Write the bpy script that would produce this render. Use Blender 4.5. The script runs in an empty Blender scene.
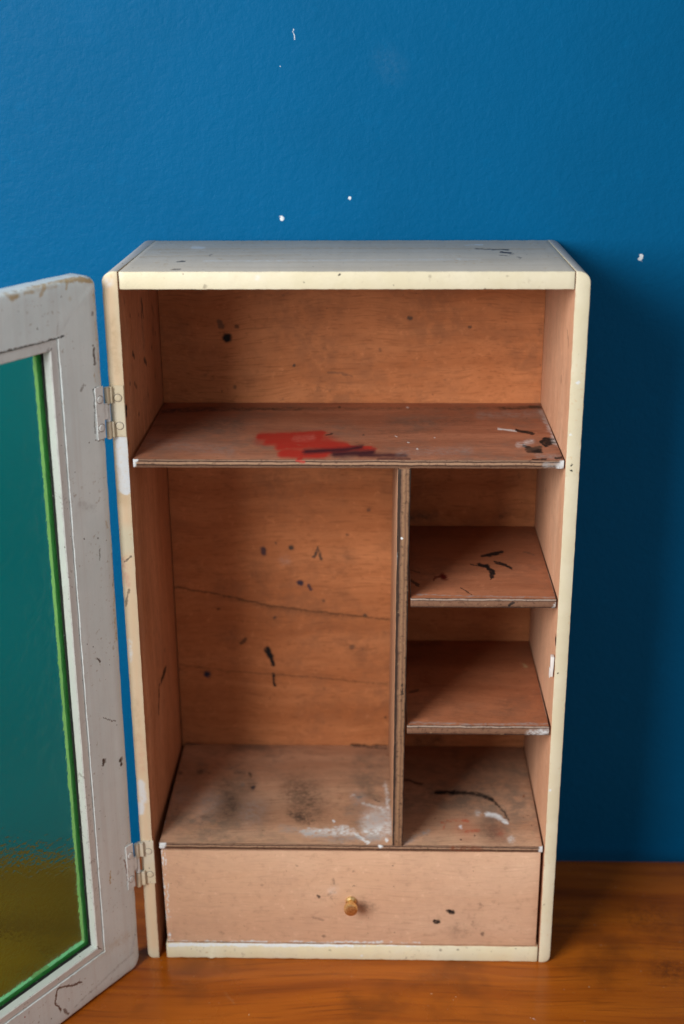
import bpy, bmesh, math, random
from mathutils import Vector, Matrix

# ---------------------------------------------------------------- camera, light, exposure
scene = bpy.context.scene
COL = scene.collection

cam_data = bpy.data.cameras.new('camera')
cam = bpy.data.objects.new('camera', cam_data)
COL.objects.link(cam)
scene.camera = cam
PITCH, YAW, ROLL = 0.371, -0.0279, -0.0064
fw = Vector((math.sin(YAW) * math.cos(PITCH), math.cos(YAW) * math.cos(PITCH), -math.sin(PITCH)))
rt = Vector((math.cos(YAW), -math.sin(YAW), 0))
up = rt.cross(fw)
R = rt * math.cos(ROLL) + up * math.sin(ROLL)
U = up * math.cos(ROLL) - rt * math.sin(ROLL)
m = Matrix((R, U, -fw)).transposed().to_4x4()
m.translation = Vector((0.0263, -1.1244, 0.9177))
cam.matrix_world = m
cam_data.sensor_fit = 'HORIZONTAL'
cam_data.sensor_width = 24.0
cam_data.lens = 24.0 * 1378.34 / 684.0
cam_data.clip_start, cam_data.clip_end = 0.01, 50.0
cam_data.dof.use_dof = True
cam_data.dof.focus_distance = 1.235
cam_data.dof.aperture_fstop = 3.4

world = bpy.data.worlds.new('World')
scene.world = world
world.use_nodes = True
bg = world.node_tree.nodes['Background']
bg.inputs['Color'].default_value = (1.0, 0.99, 0.975, 1)
bg.inputs['Strength'].default_value = 1.0
# the unseen room: brighter in front and to the right of the cabinet, dim behind it
wn, wl = world.node_tree.nodes, world.node_tree.links
wco = wn.new('ShaderNodeTexCoord')
wdot = wn.new('ShaderNodeVectorMath'); wdot.operation = 'DOT_PRODUCT'
wdot.inputs[1].default_value = (0.62, -0.75, 0.22)
wl.new(wco.outputs['Generated'], wdot.inputs[0])
wmap = wn.new('ShaderNodeMapRange')
wmap.inputs['From Min'].default_value, wmap.inputs['From Max'].default_value = -0.3, 1.0
wmap.inputs['To Min'].default_value, wmap.inputs['To Max'].default_value = 0.06, 0.40
wl.new(wdot.outputs['Value'], wmap.inputs['Value'])
wl.new(wmap.outputs[0], bg.inputs['Strength'])

win = bpy.data.lights.new('window_light', 'AREA')
win.shape = 'RECTANGLE'
win.size, win.size_y = 1.0, 1.0
win.energy = 53.0
win.color = (1.0, 0.985, 0.96)
win_ob = bpy.data.objects.new('window_light', win)
COL.objects.link(win_ob)
win_ob.location = (-1.15, -1.32, 1.20)
win_ob.rotation_euler = (Vector((0.0, 0.0, 0.35)) - win_ob.location).to_track_quat('-Z', 'Y').to_euler()

scene.view_settings.view_transform = 'Standard'
scene.view_settings.look = 'None'
scene.view_settings.exposure = 0.0
scene.view_settings.gamma = 1.0
scene.render.engine = 'CYCLES'
scene.cycles.use_denoising = True
scene.cycles.max_bounces = 10
scene.cycles.transmission_bounces = 8
scene.cycles.sample_clamp_indirect = 4.0

random.seed(7)

# ---------------------------------------------------------------- stains: where each mark sits on its surface
# (points along the mark, radius, colour, strength, softness)
STAINS = {
    'back': [
        ([(-0.1216, 0.188, 0.5888)], 0.00441, 'black', 0.95, 0.5),
        ([(-0.1278, 0.188, 0.6047), (-0.127, 0.188, 0.6007)], 0.00294, 'grime', 0.6, 0.5),
        ([(-0.1114, 0.188, 0.5998)], 0.00245, 'black', 0.6, 0.5),
        ([(0.0567, 0.188, 0.6087)], 0.00245, 'grime', 0.8, 0.5),
        ([(-0.0566, 0.188, 0.5617)], 0.00157, 'grime', 0.8, 0.5),
        ([(-0.1154, 0.188, 0.5392)], 0.00196, 'grime', 0.6, 0.5),
        ([(0.1875, 0.188, 0.5969)], 0.00098, 'black', 0.6, 0.5),
        ([(0.1149, 0.188, 0.5998)], 0.00196, 'grime', 0.7, 0.5),
        ([(0.0278, 0.188, 0.5769)], 0.00196, 'grime', 0.4, 0.5),
        ([(-0.0232, 0.188, 0.5546), (0.0004, 0.188, 0.5506)], 0.00118, 'grime', 0.4, 0.5),
        ([(-0.1832, 0.188, 0.1331), (-0.1612, 0.188, 0.132)], 0.00157, 'black', 0.6, 0.5),
        ([(-0.001, 0.188, 0.1335), (0.0384, 0.188, 0.1314)], 0.00167, 'black', 0.75, 0.5),
        ([(0.0612, 0.188, 0.4018), (0.0816, 0.188, 0.404)], 0.00588, 'grime', 0.5, 0.9),
        ([(0.0732, 0.188, 0.1392), (0.0949, 0.188, 0.1419)], 0.00490, 'black', 0.5, 0.9),
    ],
    'back2': [
        ([(-0.0924, 0.188, 0.3662), (-0.0917, 0.188, 0.3609)], 0.00271, 'ink', 0.75, 0.5),
        ([(-0.0629, 0.188, 0.3672)], 0.00271, 'grime', 0.9, 0.5),
        ([(-0.0394, 0.188, 0.3567), (-0.036, 0.188, 0.3674), (-0.0321, 0.188, 0.355)], 0.00155, 'grime', 0.8, 0.5),
        ([(-0.0546, 0.188, 0.3271)], 0.00310, 'ink', 0.85, 0.5),
        ([(-0.0456, 0.188, 0.3244), (-0.0432, 0.188, 0.3199)], 0.00193, 'ink', 0.7, 0.5),
        ([(-0.1418, 0.188, 0.2965)], 0.00193, 'black', 0.7, 0.5),
        ([(-0.1189, 0.188, 0.2568), (-0.1137, 0.188, 0.2625)], 0.00193, 'black', 0.6, 0.5),
        ([(-0.0905, 0.188, 0.2495), (-0.0873, 0.188, 0.2411)], 0.00348, 'black', 0.95, 0.5),
        ([(-0.0873, 0.188, 0.2411), (-0.085, 0.188, 0.2307)], 0.00193, 'black', 0.9, 0.5),
        ([(-0.0853, 0.188, 0.2212), (-0.0835, 0.188, 0.2069)], 0.00132, 'black', 0.9, 0.5),
        ([(-0.1563, 0.188, 0.2192)], 0.00387, 'ink', 0.95, 0.5),
        ([(0.0134, 0.188, 0.2897)], 0.00232, 'grime', 0.8, 0.5),
        ([(-0.0005, 0.188, 0.2525)], 0.00310, 'grime', 0.6, 0.5),
        ([(-0.0812, 0.188, 0.2868)], 0.00193, 'grime', 0.7, 0.5),
        ([(0.0174, 0.188, 0.41)], 0.00232, 'grime', 0.7, 0.5),
        ([(-0.0049, 0.188, 0.3816)], 0.00193, 'grime', 0.6, 0.5),
        ([(0.0352, 0.188, 0.1682)], 0.00155, 'black', 0.6, 0.5),
        ([(-0.1031, 0.188, 0.3358)], 0.00542, 'grime', 0.35, 0.9),
        ([(-0.0706, 0.188, 0.3525)], 0.00542, 'grey', 0.25, 0.9),
        ([(-0.0784, 0.188, 0.3725)], 0.00155, 'grime', 0.6, 0.5),
        ([(-0.0301, 0.188, 0.3063)], 0.00193, 'grime', 0.5, 0.5),
        ([(-0.129, 0.188, 0.2679)], 0.01161, 'grime', 0.25, 1.0),
        ([(-0.1335, 0.188, 0.3185)], 0.01161, 'grime', 0.22, 1.0),
        ([(-0.005, 0.188, 0.3573)], 0.00851, 'grime', 0.25, 1.0),
        ([(-0.1873, 0.188, 0.3218), (-0.1584, 0.188, 0.3174), (-0.1296, 0.188, 0.3112), (-0.0883, 0.188, 0.3014), (-0.0469, 0.188, 0.2953), (-0.0053, 0.188, 0.2905), (0.0412, 0.188, 0.2857)], 0.00124, 'crack', 0.7, 0.49),
        ([(-0.1296, 0.188, 0.3094), (-0.0884, 0.188, 0.2996), (-0.0469, 0.188, 0.2925), (0.003, 0.188, 0.2882)], 0.00232, 'crack', 0.35, 1.0),
        ([(-0.1854, 0.188, 0.2314), (-0.1327, 0.188, 0.2232), (-0.0777, 0.188, 0.2198), (-0.0269, 0.188, 0.2145), (0.0375, 0.188, 0.2088)], 0.00093, 'crack', 0.5, 0.49),
    ],
    'left': [
        ([(-0.1885, 0.0014, 0.5743), (-0.1885, 0.0041, 0.5681)], 0.00264, 'black', 0.9, 0.5),
        ([(-0.1885, 0.0982, 0.5897)], 0.00242, 'grime', 0.8, 0.5),
        ([(-0.1885, 0.0453, 0.6102)], 0.00242, 'grime', 0.8, 0.5),
        ([(-0.1885, 0.0271, 0.5891)], 0.00220, 'grime', 0.7, 0.5),
        ([(-0.1885, 0.1087, 0.5542)], 0.00220, 'grime', 0.5, 0.5),
        ([(-0.1885, 0.1015, 0.6456), (-0.1885, 0.107, 0.6296)], 0.00264, 'grime', 0.6, 0.5),
        ([(-0.1885, 0.1191, 0.2617), (-0.1885, 0.0918, 0.2626)], 0.00352, 'black', 0.9, 0.5),
        ([(-0.1885, 0.0918, 0.2626), (-0.1885, 0.0789, 0.264)], 0.00176, 'black', 0.8, 0.5),
        ([(-0.1885, 0.0775, 0.2603), (-0.1885, 0.0701, 0.2397)], 0.00242, 'black', 0.85, 0.5),
        ([(-0.1885, 0.1516, 0.6057)], 0.00440, 'grime', 0.4, 0.5),
        ([(-0.1885, 0.1198, 0.2829)], 0.00220, 'grime', 0.6, 0.5),
    ],
    'left2': [
        ([(-0.1885, 0.0467, 0.6095), (-0.1885, 0.0525, 0.6048)], 0.00232, 'black', 0.7, 0.7),
        ([(-0.1885, 0.1016, 0.5901), (-0.1885, 0.1079, 0.5851)], 0.00270, 'grime', 0.8, 0.7),
        ([(-0.1885, 0.1642, 0.5993)], 0.00193, 'grime', 0.7, 0.7),
        ([(-0.1885, 0.0844, 0.6351)], 0.00193, 'grime', 0.7, 0.7),
        ([(-0.1885, 0.006, 0.5722)], 0.00270, 'black', 0.9, 0.5),
        ([(-0.1885, 0.1532, 0.6291), (-0.1885, 0.1618, 0.617)], 0.00309, 'grime', 0.5, 1.0),
        ([(-0.1885, 0.0976, 0.6448), (-0.1885, 0.1017, 0.6016)], 0.00540, 'grime', 0.4, 1.0),
        ([(-0.1885, 0.1048, 0.5539)], 0.00695, 'grime', 0.35, 1.0),
        ([(-0.1885, 0.1057, 0.6398), (-0.1885, 0.0969, 0.6321)], 0.00232, 'black', 0.5, 0.7),
        ([(-0.1885, 0.0449, 0.6443)], 0.00193, 'grime', 0.8, 0.5),
        ([(-0.1885, 0.0467, 0.584), (-0.1885, 0.0571, 0.5762)], 0.00193, 'black', 0.5, 0.7),
        ([(-0.1885, 0.1397, 0.5918)], 0.00232, 'grime', 0.7, 0.5),
        ([(-0.1885, 0.0595, 0.5509)], 0.00232, 'grime', 0.6, 0.5),
        ([(-0.1885, 0.0229, 0.666), (-0.1885, 0.0251, 0.658)], 0.00154, 'black', 0.5, 0.7),
        ([(-0.1885, 0.1504, 0.5615)], 0.00270, 'grime', 0.6, 0.8),
        ([(-0.1885, 0.0041, 0.5427), (-0.1885, -0.0038, 0.5406)], 0.00193, 'grime', 0.7, 0.7),
    ],
    'right': [
        ([(0.1865, 0.0345, 0.6344), (0.1865, 0.0234, 0.6241)], 0.00220, 'grime', 0.5, 0.5),
        ([(0.1865, 0.0555, 0.5842)], 0.00330, 'grime', 0.35, 0.5),
        ([(0.1865, 0.1199, 0.4569)], 0.00220, 'grime', 0.5, 0.5),
        ([(0.1865, 0.0031, 0.3541), (0.1865, -0.0057, 0.3515)], 0.00440, 'black', 0.95, 0.4),  # dark of the hole above the catch plate, painted on
        ([(0.1865, 0.1389, 0.3097)], 0.00220, 'grime', 0.4, 0.5),
    ],
    'shelf': [
        ([(-0.0792, 0.0652, 0.5276), (-0.0248, 0.0685, 0.5276), (-0.0075, 0.0372, 0.5276)], 0.00528, 'red', 0.55, 1.2),
        ([(-0.0555, 0.023, 0.5276), (-0.0203, 0.0233, 0.5276)], 0.00440, 'red', 0.45, 1.2),
        ([(-0.0119, 0.0344, 0.5276), (0.0209, 0.0319, 0.5276)], 0.00264, 'red', 0.6, 1.15),
        ([(-0.0824, 0.071, 0.5276), (-0.0253, 0.0818, 0.5276)], 0.00264, 'red', 1, 0.62),
        ([(-0.0731, 0.0565, 0.5276), (-0.0283, 0.0655, 0.5276)], 0.00370, 'red', 1, 0.62),
        ([(-0.0613, 0.0424, 0.5276), (-0.0329, 0.0483, 0.5276), (-0.0031, 0.04, 0.5276)], 0.00440, 'red', 1, 0.62),
        ([(-0.0571, 0.0203, 0.5276), (-0.0228, 0.0178, 0.5276), (-0.0161, 0.0288, 0.5276)], 0.00370, 'red', 1, 0.62),
        ([(-0.0413, 0.0043, 0.5276), (-0.0412, 0.0016, 0.5276)], 0.00220, 'red', 1, 0.3),
        ([(-0.0165, 0.0399, 0.5276), (0.0173, 0.0374, 0.5276)], 0.00158, 'red', 1, 0.35),
        ([(-0.0483, 0.0654, 0.5276), (-0.0339, 0.0684, 0.5276)], 0.00308, 'pink', 0.45, 0.9),
        ([(-0.0372, 0.0259, 0.5276), (-0.003, 0.0317, 0.5276), (0.0111, 0.0401, 0.5276)], 0.00229, 'plum', 0.85, 1.15),
        ([(-0.0114, 0.0179, 0.5276), (0.021, 0.0236, 0.5276)], 0.00282, 'plum', 0.9, 1.1),
        ([(0.0105, 0.0154, 0.5276), (0.0498, 0.0157, 0.5276)], 0.00211, 'plum', 0.6, 1.2),
        ([(-0.0214, 0.0773, 0.5276), (-0.016, 0.0803, 0.5276)], 0.00088, 'black', 0.7, 0.5),
        ([(0.0124, 0.0776, 0.5276)], 0.00088, 'grime', 0.7, 0.5),
        ([(0.0191, 0.0374, 0.5276)], 0.00141, 'red', 1, 0.3),
        ([(0.1373, 0.0979, 0.5276), (0.1523, 0.0905, 0.5276)], 0.00088, 'white', 0.75, 0.7),
        ([(0.1535, 0.0935, 0.5276), (0.1672, 0.0831, 0.5276)], 0.00141, 'black', 0.95, 0.4),
        ([(0.1724, 0.0555, 0.5276), (0.1782, 0.0671, 0.5276), (0.1865, 0.0613, 0.5276), (0.1747, 0.0442, 0.5276), (0.1724, 0.0555, 0.5276)], 0.00132, 'black', 0.95, 0.4),
        ([(0.1769, 0.0555, 0.5276), (0.1871, 0.0585, 0.5276)], 0.00211, 'black', 0.9, 0.4),
        ([(0.1561, 0.0441, 0.5276), (0.1621, 0.033, 0.5276), (0.1697, 0.0303, 0.5276)], 0.00194, 'black', 0.9, 0.45),
        ([(0.1568, 0.0329, 0.5276), (0.17, 0.0414, 0.5276)], 0.00141, 'grime', 0.8, 0.6),
        ([(0.158, 0.0275, 0.5276), (0.1691, 0.0248, 0.5276)], 0.00106, 'black', 0.7, 0.5),
        ([(0.185, 0.1536, 0.5276), (0.185, 0.1029, 0.5276), (0.1861, 0.0499, 0.5276)], 0.00264, 'white', 0.8, 0.9),
        ([(0.1839, 0.1702, 0.5276), (0.1858, 0.1183, 0.5276)], 0.00396, 'grey', 0.6, 1.0),
        ([(0.151, 0.0468, 0.5276), (0.1647, 0.0583, 0.5276)], 0.00220, 'white', 0.5, 1.0),
        ([(0.1653, 0.014, 0.5276), (0.1841, 0.0115, 0.5276)], 0.00220, 'grey', 0.5, 1.0),
        ([(0.1745, 0.1735, 0.5276), (0.1852, 0.1736, 0.5276)], 0.00141, 'black', 0.8, 0.6),
        ([(0.16, 0.0046, 0.5276), (0.1722, 0.0061, 0.5276)], 0.00079, 'black', 0.8, 0.5),
        ([(0.1803, 0.0088, 0.5276), (0.1867, 0.0115, 0.5276)], 0.00106, 'black', 0.8, 0.5),
        ([(0.0417, 0.0719, 0.5276)], 0.00070, 'white', 0.8, 0.5),
        ([(0.0607, 0.035, 0.5276)], 0.00079, 'white', 0.8, 0.5),
        ([(0.0779, 0.0692, 0.5276)], 0.00062, 'white', 0.7, 0.5),
        ([(0.0541, 0.0546, 0.5276)], 0.00070, 'white', 0.7, 0.5),
        ([(-0.1812, 0.158, 0.5276), (-0.1478, 0.1649, 0.5276), (-0.05, 0.1655, 0.5276), (0.0475, 0.1661, 0.5276), (0.1839, 0.1702, 0.5276)], 0.00176, 'grime', 0.55, 1.0),
        ([(-0.1826, 0.1547, 0.5276), (-0.157, 0.1598, 0.5276), (-0.1259, 0.1617, 0.5276)], 0.00229, 'ink', 0.9, 0.8),
        ([(-0.1259, 0.1617, 0.5276), (-0.0499, 0.1638, 0.5276)], 0.00141, 'black', 0.5, 0.9),
        ([(0.1449, 0.1683, 0.5276), (0.1849, 0.1702, 0.5276)], 0.00176, 'black', 0.7, 0.8),
        ([(0.1237, 0.1434, 0.5276), (0.177, 0.1503, 0.5276)], 0.00352, 'grey', 0.4, 1.0),
        ([(0.0374, 0.1173, 0.5276), (0.113, 0.1241, 0.5276)], 0.00440, 'grime', 0.3, 1.0),
        ([(-0.1775, 0.1004, 0.5276), (-0.1041, 0.1164, 0.5276)], 0.00704, 'grime', 0.35, 1.0),
        ([(-0.0764, 0.1653, 0.5276)], 0.00114, 'black', 0.7, 0.5),
        ([(-0.0111, 0.1708, 0.5276)], 0.00132, 'black', 0.8, 0.5),
        ([(0.0553, 0.1695, 0.5276)], 0.00114, 'white', 0.7, 0.5),
        ([(-0.1061, 0.1685, 0.5276)], 0.00088, 'black', 0.6, 0.5),
        ([(-0.1799, 0.0557, 0.5276), (-0.1046, 0.0281, 0.5276)], 0.00528, 'grey', 0.22, 1.0),
        ([(0.0456, 0.0238, 0.5276), (0.1073, 0.0298, 0.5276)], 0.00352, 'grey', 0.25, 1.0),
        ([(0.028, 0.0866, 0.5276), (0.0834, 0.093, 0.5276)], 0.00264, 'grime', 0.3, 1.0),
        ([(0.0263, 0.0049, 0.5276), (0.0539, 0.0051, 0.5276)], 0.00106, 'plum', 0.6, 0.7),
    ],
    'shelf2': [
        ([(0.1279, 0.1048, 0.395), (0.1372, 0.1095, 0.395), (0.1466, 0.1162, 0.395)], 0.00130, 'black', 0.85, 0.5),
        ([(0.1345, 0.1075, 0.395), (0.1463, 0.1155, 0.395)], 0.00166, 'black', 0.8, 0.5),
        ([(0.1381, 0.0889, 0.395), (0.1464, 0.0833, 0.395), (0.1518, 0.0734, 0.395)], 0.00130, 'black', 0.9, 0.4),
        ([(0.1226, 0.0824, 0.395), (0.1299, 0.0787, 0.395)], 0.00166, 'black', 0.9, 0.5),
        ([(0.1299, 0.0787, 0.395), (0.134, 0.067, 0.395), (0.1331, 0.056, 0.395)], 0.00213, 'black', 0.95, 0.4),
        ([(0.1324, 0.053, 0.395), (0.1313, 0.0476, 0.395)], 0.00071, 'black', 0.9, 0.5),
        ([(0.1152, 0.083, 0.395), (0.1224, 0.0793, 0.395)], 0.00059, 'black', 0.7, 0.5),
        ([(0.0876, 0.0524, 0.395)], 0.00355, 'darkred', 0.95, 0.5),
        ([(0.0773, 0.0445, 0.395), (0.0805, 0.053, 0.395), (0.0876, 0.053, 0.395)], 0.00095, 'darkred', 0.7, 0.5),
        ([(0.058, 0.0431, 0.395), (0.0643, 0.0314, 0.395)], 0.00130, 'black', 0.7, 0.5),
        ([(0.0573, 0.0686, 0.395), (0.0646, 0.0625, 0.395)], 0.00071, 'black', 0.5, 0.5),
        ([(0.1021, 0.026, 0.395), (0.1103, 0.0112, 0.395)], 0.00059, 'black', 0.7, 0.5),
        ([(0.1684, 0.1164, 0.395), (0.1779, 0.11, 0.395)], 0.00071, 'grime', 0.4, 0.5),
        ([(0.1871, 0.0156, 0.395), (0.1875, 0.0071, 0.395)], 0.00130, 'black', 0.8, 0.5),
        ([(0.0609, 0.0111, 0.395), (0.1176, 0.0073, 0.395), (0.186, 0.0065, 0.395)], 0.00059, 'grey', 0.5, 0.9),
    ],
    'shelf3': [
        ([(0.1764, 0.1272, 0.2645)], 0.00217, 'tan', 0.8, 0.8),
        ([(0.0742, 0.097, 0.2645)], 0.00804, 'rust', 0.55, 1.0),
        ([(0.0586, 0.0691, 0.2645), (0.0652, 0.0726, 0.2645)], 0.00124, 'black', 0.5, 0.5),
        ([(0.0607, 0.1748, 0.2645), (0.0926, 0.1792, 0.2645)], 0.00247, 'black', 0.3, 1.0),
        ([(0.1509, 0.0374, 0.2645)], 0.00928, 'grime', 0.25, 1.0),
        ([(0.1025, 0.0302, 0.2645)], 0.00619, 'grime', 0.2, 1.0),
        ([(0.0573, 0.0074, 0.2645), (0.1168, 0.0052, 0.2645), (0.1859, 0.0075, 0.2645)], 0.00093, 'grey', 0.5, 0.9),
    ],
    'floor': [
        ([(0.0875, 0.0953, 0.1334), (0.1056, 0.096, 0.1334)], 0.00200, 'black', 0.9, 0.6),
        ([(0.1056, 0.096, 0.1334), (0.1294, 0.0938, 0.1334), (0.1431, 0.0837, 0.1334)], 0.00200, 'black', 0.85, 0.7),
        ([(0.1431, 0.0837, 0.1334), (0.1534, 0.0644, 0.1334), (0.1567, 0.0487, 0.1334)], 0.00111, 'black', 0.8, 0.7),
        ([(0.0505, 0.1191, 0.1334), (0.0603, 0.1183, 0.1334), (0.0723, 0.1105, 0.1334)], 0.00156, 'black', 0.7, 0.7),
        ([(0.0508, 0.1419, 0.1334), (0.053, 0.1236, 0.1334)], 0.00222, 'black', 0.5, 0.9),
        ([(0.1364, 0.0566, 0.1334), (0.1478, 0.0539, 0.1334), (0.1539, 0.043, 0.1334)], 0.00200, 'white', 0.85, 0.7),
        ([(0.1272, 0.0589, 0.1334)], 0.00267, 'white', 0.4, 0.9),
        ([(0.0913, 0.0419, 0.1334), (0.1031, 0.0462, 0.1334), (0.1169, 0.0444, 0.1334)], 0.00111, 'redpaint', 0.7, 0.8),
        ([(0.1135, 0.0262, 0.1334), (0.1263, 0.0288, 0.1334)], 0.00133, 'redpaint', 0.6, 0.8),
        ([(0.1099, 0.035, 0.1334)], 0.00156, 'white', 0.85, 0.7),
        ([(0.1388, 0.0275, 0.1334)], 0.01000, 'grime', 0.4, 1.0),
        ([(0.141, 0.0255, 0.1334)], 0.01111, 'darkred', 0.25, 1.3),
        ([(0.1138, 0.031, 0.1334)], 0.00889, 'redpaint', 0.18, 1.3),
        ([(0.1082, 0.0124, 0.1334)], 0.00089, 'black', 0.95, 0.5),
        ([(0.1218, 0.0193, 0.1334)], 0.00111, 'black', 0.95, 0.5),
        ([(0.177, 0.0903, 0.1334)], 0.00111, 'rust', 0.95, 0.5),
        ([(0.1695, 0.0481, 0.1334), (0.1784, 0.0565, 0.1334)], 0.00056, 'black', 0.9, 0.5),
        ([(0.1571, 0.014, 0.1334)], 0.00311, 'white', 0.5, 1.0),
        ([(0.0908, 0.0306, 0.1334), (0.096, 0.0449, 0.1334)], 0.00067, 'redpaint', 0.5, 0.5),
        ([(0.0768, 0.0264, 0.1334), (0.0535, 0.0064, 0.1334)], 0.00200, 'grey', 0.5, 1.0),
        ([(0.1477, 0.0236, 0.1334)], 0.00444, 'redpaint', 0.25, 1.0),
    ],
    'floor2': [
        ([(-0.0506, 0.0228, 0.1334), (-0.0387, 0.0265, 0.1334), (-0.0285, 0.0252, 0.1334)], 0.00156, 'white', 0.8, 0.85),
        ([(-0.0429, 0.0292, 0.1334), (-0.0347, 0.0279, 0.1334)], 0.00097, 'white', 0.7, 0.9),
        ([(-0.0285, 0.0246, 0.1334), (-0.0104, 0.0269, 0.1334), (0.0036, 0.0286, 0.1334)], 0.00156, 'white', 0.85, 0.85),
        ([(-0.0247, 0.0302, 0.1334), (-0.0025, 0.0323, 0.1334)], 0.00136, 'white', 0.6, 1.0),
        ([(-0.0083, 0.0218, 0.1334), (0.0078, 0.0203, 0.1334)], 0.00136, 'white', 0.7, 1.0),
        ([(-0.0166, 0.042, 0.1334)], 0.00136, 'white', 0.8, 0.7),
        ([(0.0112, 0.0741, 0.1334), (0.0216, 0.0699, 0.1334), (0.0319, 0.0653, 0.1334)], 0.00136, 'white', 0.75, 0.8),
        ([(0.0176, 0.0494, 0.1334)], 0.00214, 'white', 0.7, 0.8),
        ([(0.0279, 0.0276, 0.1334)], 0.00272, 'white', 0.85, 0.8),
        ([(0.0158, 0.0256, 0.1334)], 0.00156, 'white', 0.7, 0.5),
        ([(0.034, 0.0598, 0.1334)], 0.00214, 'white', 0.8, 0.8),
        ([(0.0349, 0.0383, 0.1334)], 0.00194, 'white', 0.6, 1.0),
        ([(0.0058, 0.0175, 0.1334), (0.0179, 0.0075, 0.1334)], 0.00156, 'white', 0.9, 0.6),
        ([(0.0368, 0.0105, 0.1334)], 0.00175, 'white', 0.9, 0.6),
        ([(0.0197, 0.0416, 0.1334), (0.036, 0.0526, 0.1334)], 0.00817, 'white', 0.5, 1.0),
        ([(0.0359, 0.0277, 0.1334), (0.0198, 0.024, 0.1334)], 0.00583, 'white', 0.7, 1.0),
        ([(-0.0445, 0.0212, 0.1334), (0.0037, 0.023, 0.1334)], 0.00253, 'white', 0.8, 1.0),
        ([(0.0069, 0.0834, 0.1334)], 0.00661, 'grey', 0.6, 1.0),
        ([(0.0352, 0.1127, 0.1334), (0.0382, 0.0672, 0.1334)], 0.00175, 'white', 0.6, 1.0),
        ([(-0.0523, 0.0919, 0.1334), (-0.0364, 0.066, 0.1334)], 0.01555, 'grime', 0.4, 1.0),
        ([(-0.0585, 0.0546, 0.1334), (-0.0415, 0.0441, 0.1334)], 0.00467, 'grime', 0.8, 1.0),
        ([(-0.0672, 0.0295, 0.1334), (-0.008, 0.0097, 0.1334)], 0.00311, 'grey', 0.45, 1.0),
        ([(0.0079, 0.0872, 0.1334)], 0.00253, 'teal', 0.6, 0.9),
        ([(-0.0005, 0.0871, 0.1334), (0.0036, 0.0909, 0.1334)], 0.00097, 'white', 0.4, 0.9),
        ([(0.0236, 0.0818, 0.1334), (0.0299, 0.0782, 0.1334)], 0.00097, 'grime', 0.7, 0.9),
        ([(-0.051, 0.0493, 0.1334)], 0.00389, 'grime', 0.8, 0.9),
        ([(-0.0454, 0.0807, 0.1334)], 0.01167, 'grime', 0.3, 1.0),
        ([(-0.0519, 0.0844, 0.1334)], 0.01750, 'grime', 0.22, 1.3),
        ([(0.0258, 0.0417, 0.1334)], 0.01167, 'white', 0.22, 1.3),
        ([(-0.0614, 0.1033, 0.1334)], 0.01167, 'grime', 0.3, 1.0),
        ([(0.001, 0.0592, 0.1334)], 0.00583, 'teal', 0.3, 1.0),
        ([(0.0197, 0.0416, 0.1334), (0.0319, 0.0489, 0.1334)], 0.00583, 'grey', 0.5, 1.0),
        ([(-0.0081, 0.0132, 0.1334), (0.0279, 0.0138, 0.1334)], 0.00233, 'grey', 0.6, 1.0),
        ([(0.0009, 0.185, 0.1334), (0.0366, 0.1821, 0.1334)], 0.00097, 'black', 0.7, 0.7),
        ([(0.037, 0.1673, 0.1334)], 0.00117, 'rust', 0.8, 0.5),
    ],
    'floor3': [
        ([(-0.1081, 0.1282, 0.1334), (-0.1065, 0.124, 0.1334)], 0.00167, 'black', 0.7, 0.7),
        ([(-0.1023, 0.1018, 0.1334)], 0.00229, 'ink', 0.85, 0.7),
        ([(-0.1035, 0.1051, 0.1334)], 0.00375, 'black', 0.4, 1.0),
        ([(-0.1207, 0.0802, 0.1334)], 0.01771, 'grime', 0.32, 1.3),
        ([(-0.1717, 0.0916, 0.1334)], 0.01250, 'grime', 0.22, 1.3),
        ([(-0.1117, 0.1049, 0.1334)], 0.00833, 'black', 0.16, 1.3),
        ([(-0.1284, 0.0681, 0.1334), (-0.0902, 0.0647, 0.1334)], 0.01250, 'grime', 0.32, 1.3),
        ([(-0.164, 0.1209, 0.1334)], 0.01042, 'grime', 0.2, 1.3),
        ([(-0.179, 0.1293, 0.1334)], 0.00833, 'grime', 0.3, 1.0),
        ([(-0.13, 0.1046, 0.1334), (-0.1272, 0.0563, 0.1334)], 0.00833, 'grime', 0.45, 1.0),
        ([(-0.1138, 0.107, 0.1334)], 0.00167, 'teal', 0.5, 0.8),
        ([(-0.1233, 0.1301, 0.1334), (-0.1141, 0.1303, 0.1334)], 0.00125, 'grime', 0.5, 0.9),
        ([(-0.1193, 0.0662, 0.1334)], 0.00792, 'grime', 0.55, 1.0),
        ([(-0.1236, 0.0862, 0.1334)], 0.00521, 'grime', 0.4, 1.0),
        ([(-0.1609, 0.133, 0.1334)], 0.00292, 'grime', 0.6, 0.9),
        ([(-0.1509, 0.1276, 0.1334)], 0.00125, 'grime', 0.6, 0.5),
        ([(-0.1729, 0.0834, 0.1334)], 0.01042, 'grey', 0.3, 1.0),
        ([(-0.1467, 0.0718, 0.1334)], 0.01250, 'grey', 0.35, 1.0),
        ([(-0.0984, 0.0568, 0.1334)], 0.01250, 'grey', 0.3, 1.0),
        ([(-0.1814, 0.1292, 0.1334)], 0.00208, 'grime', 0.5, 0.5),
        ([(-0.1879, 0.0322, 0.1334), (-0.1841, 0.0361, 0.1334)], 0.00167, 'white', 0.95, 0.5),
        ([(-0.1895, 0.0254, 0.1334)], 0.00167, 'white', 0.95, 0.5),
        ([(-0.192, 0.1899, 0.1334), (-0.1702, 0.1893, 0.1334)], 0.00104, 'black', 0.7, 0.5),
        ([(-0.1506, 0.0481, 0.1334), (-0.1415, 0.0463, 0.1334)], 0.00146, 'grime', 0.5, 0.9),
    ],
    'drawer': [
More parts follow.
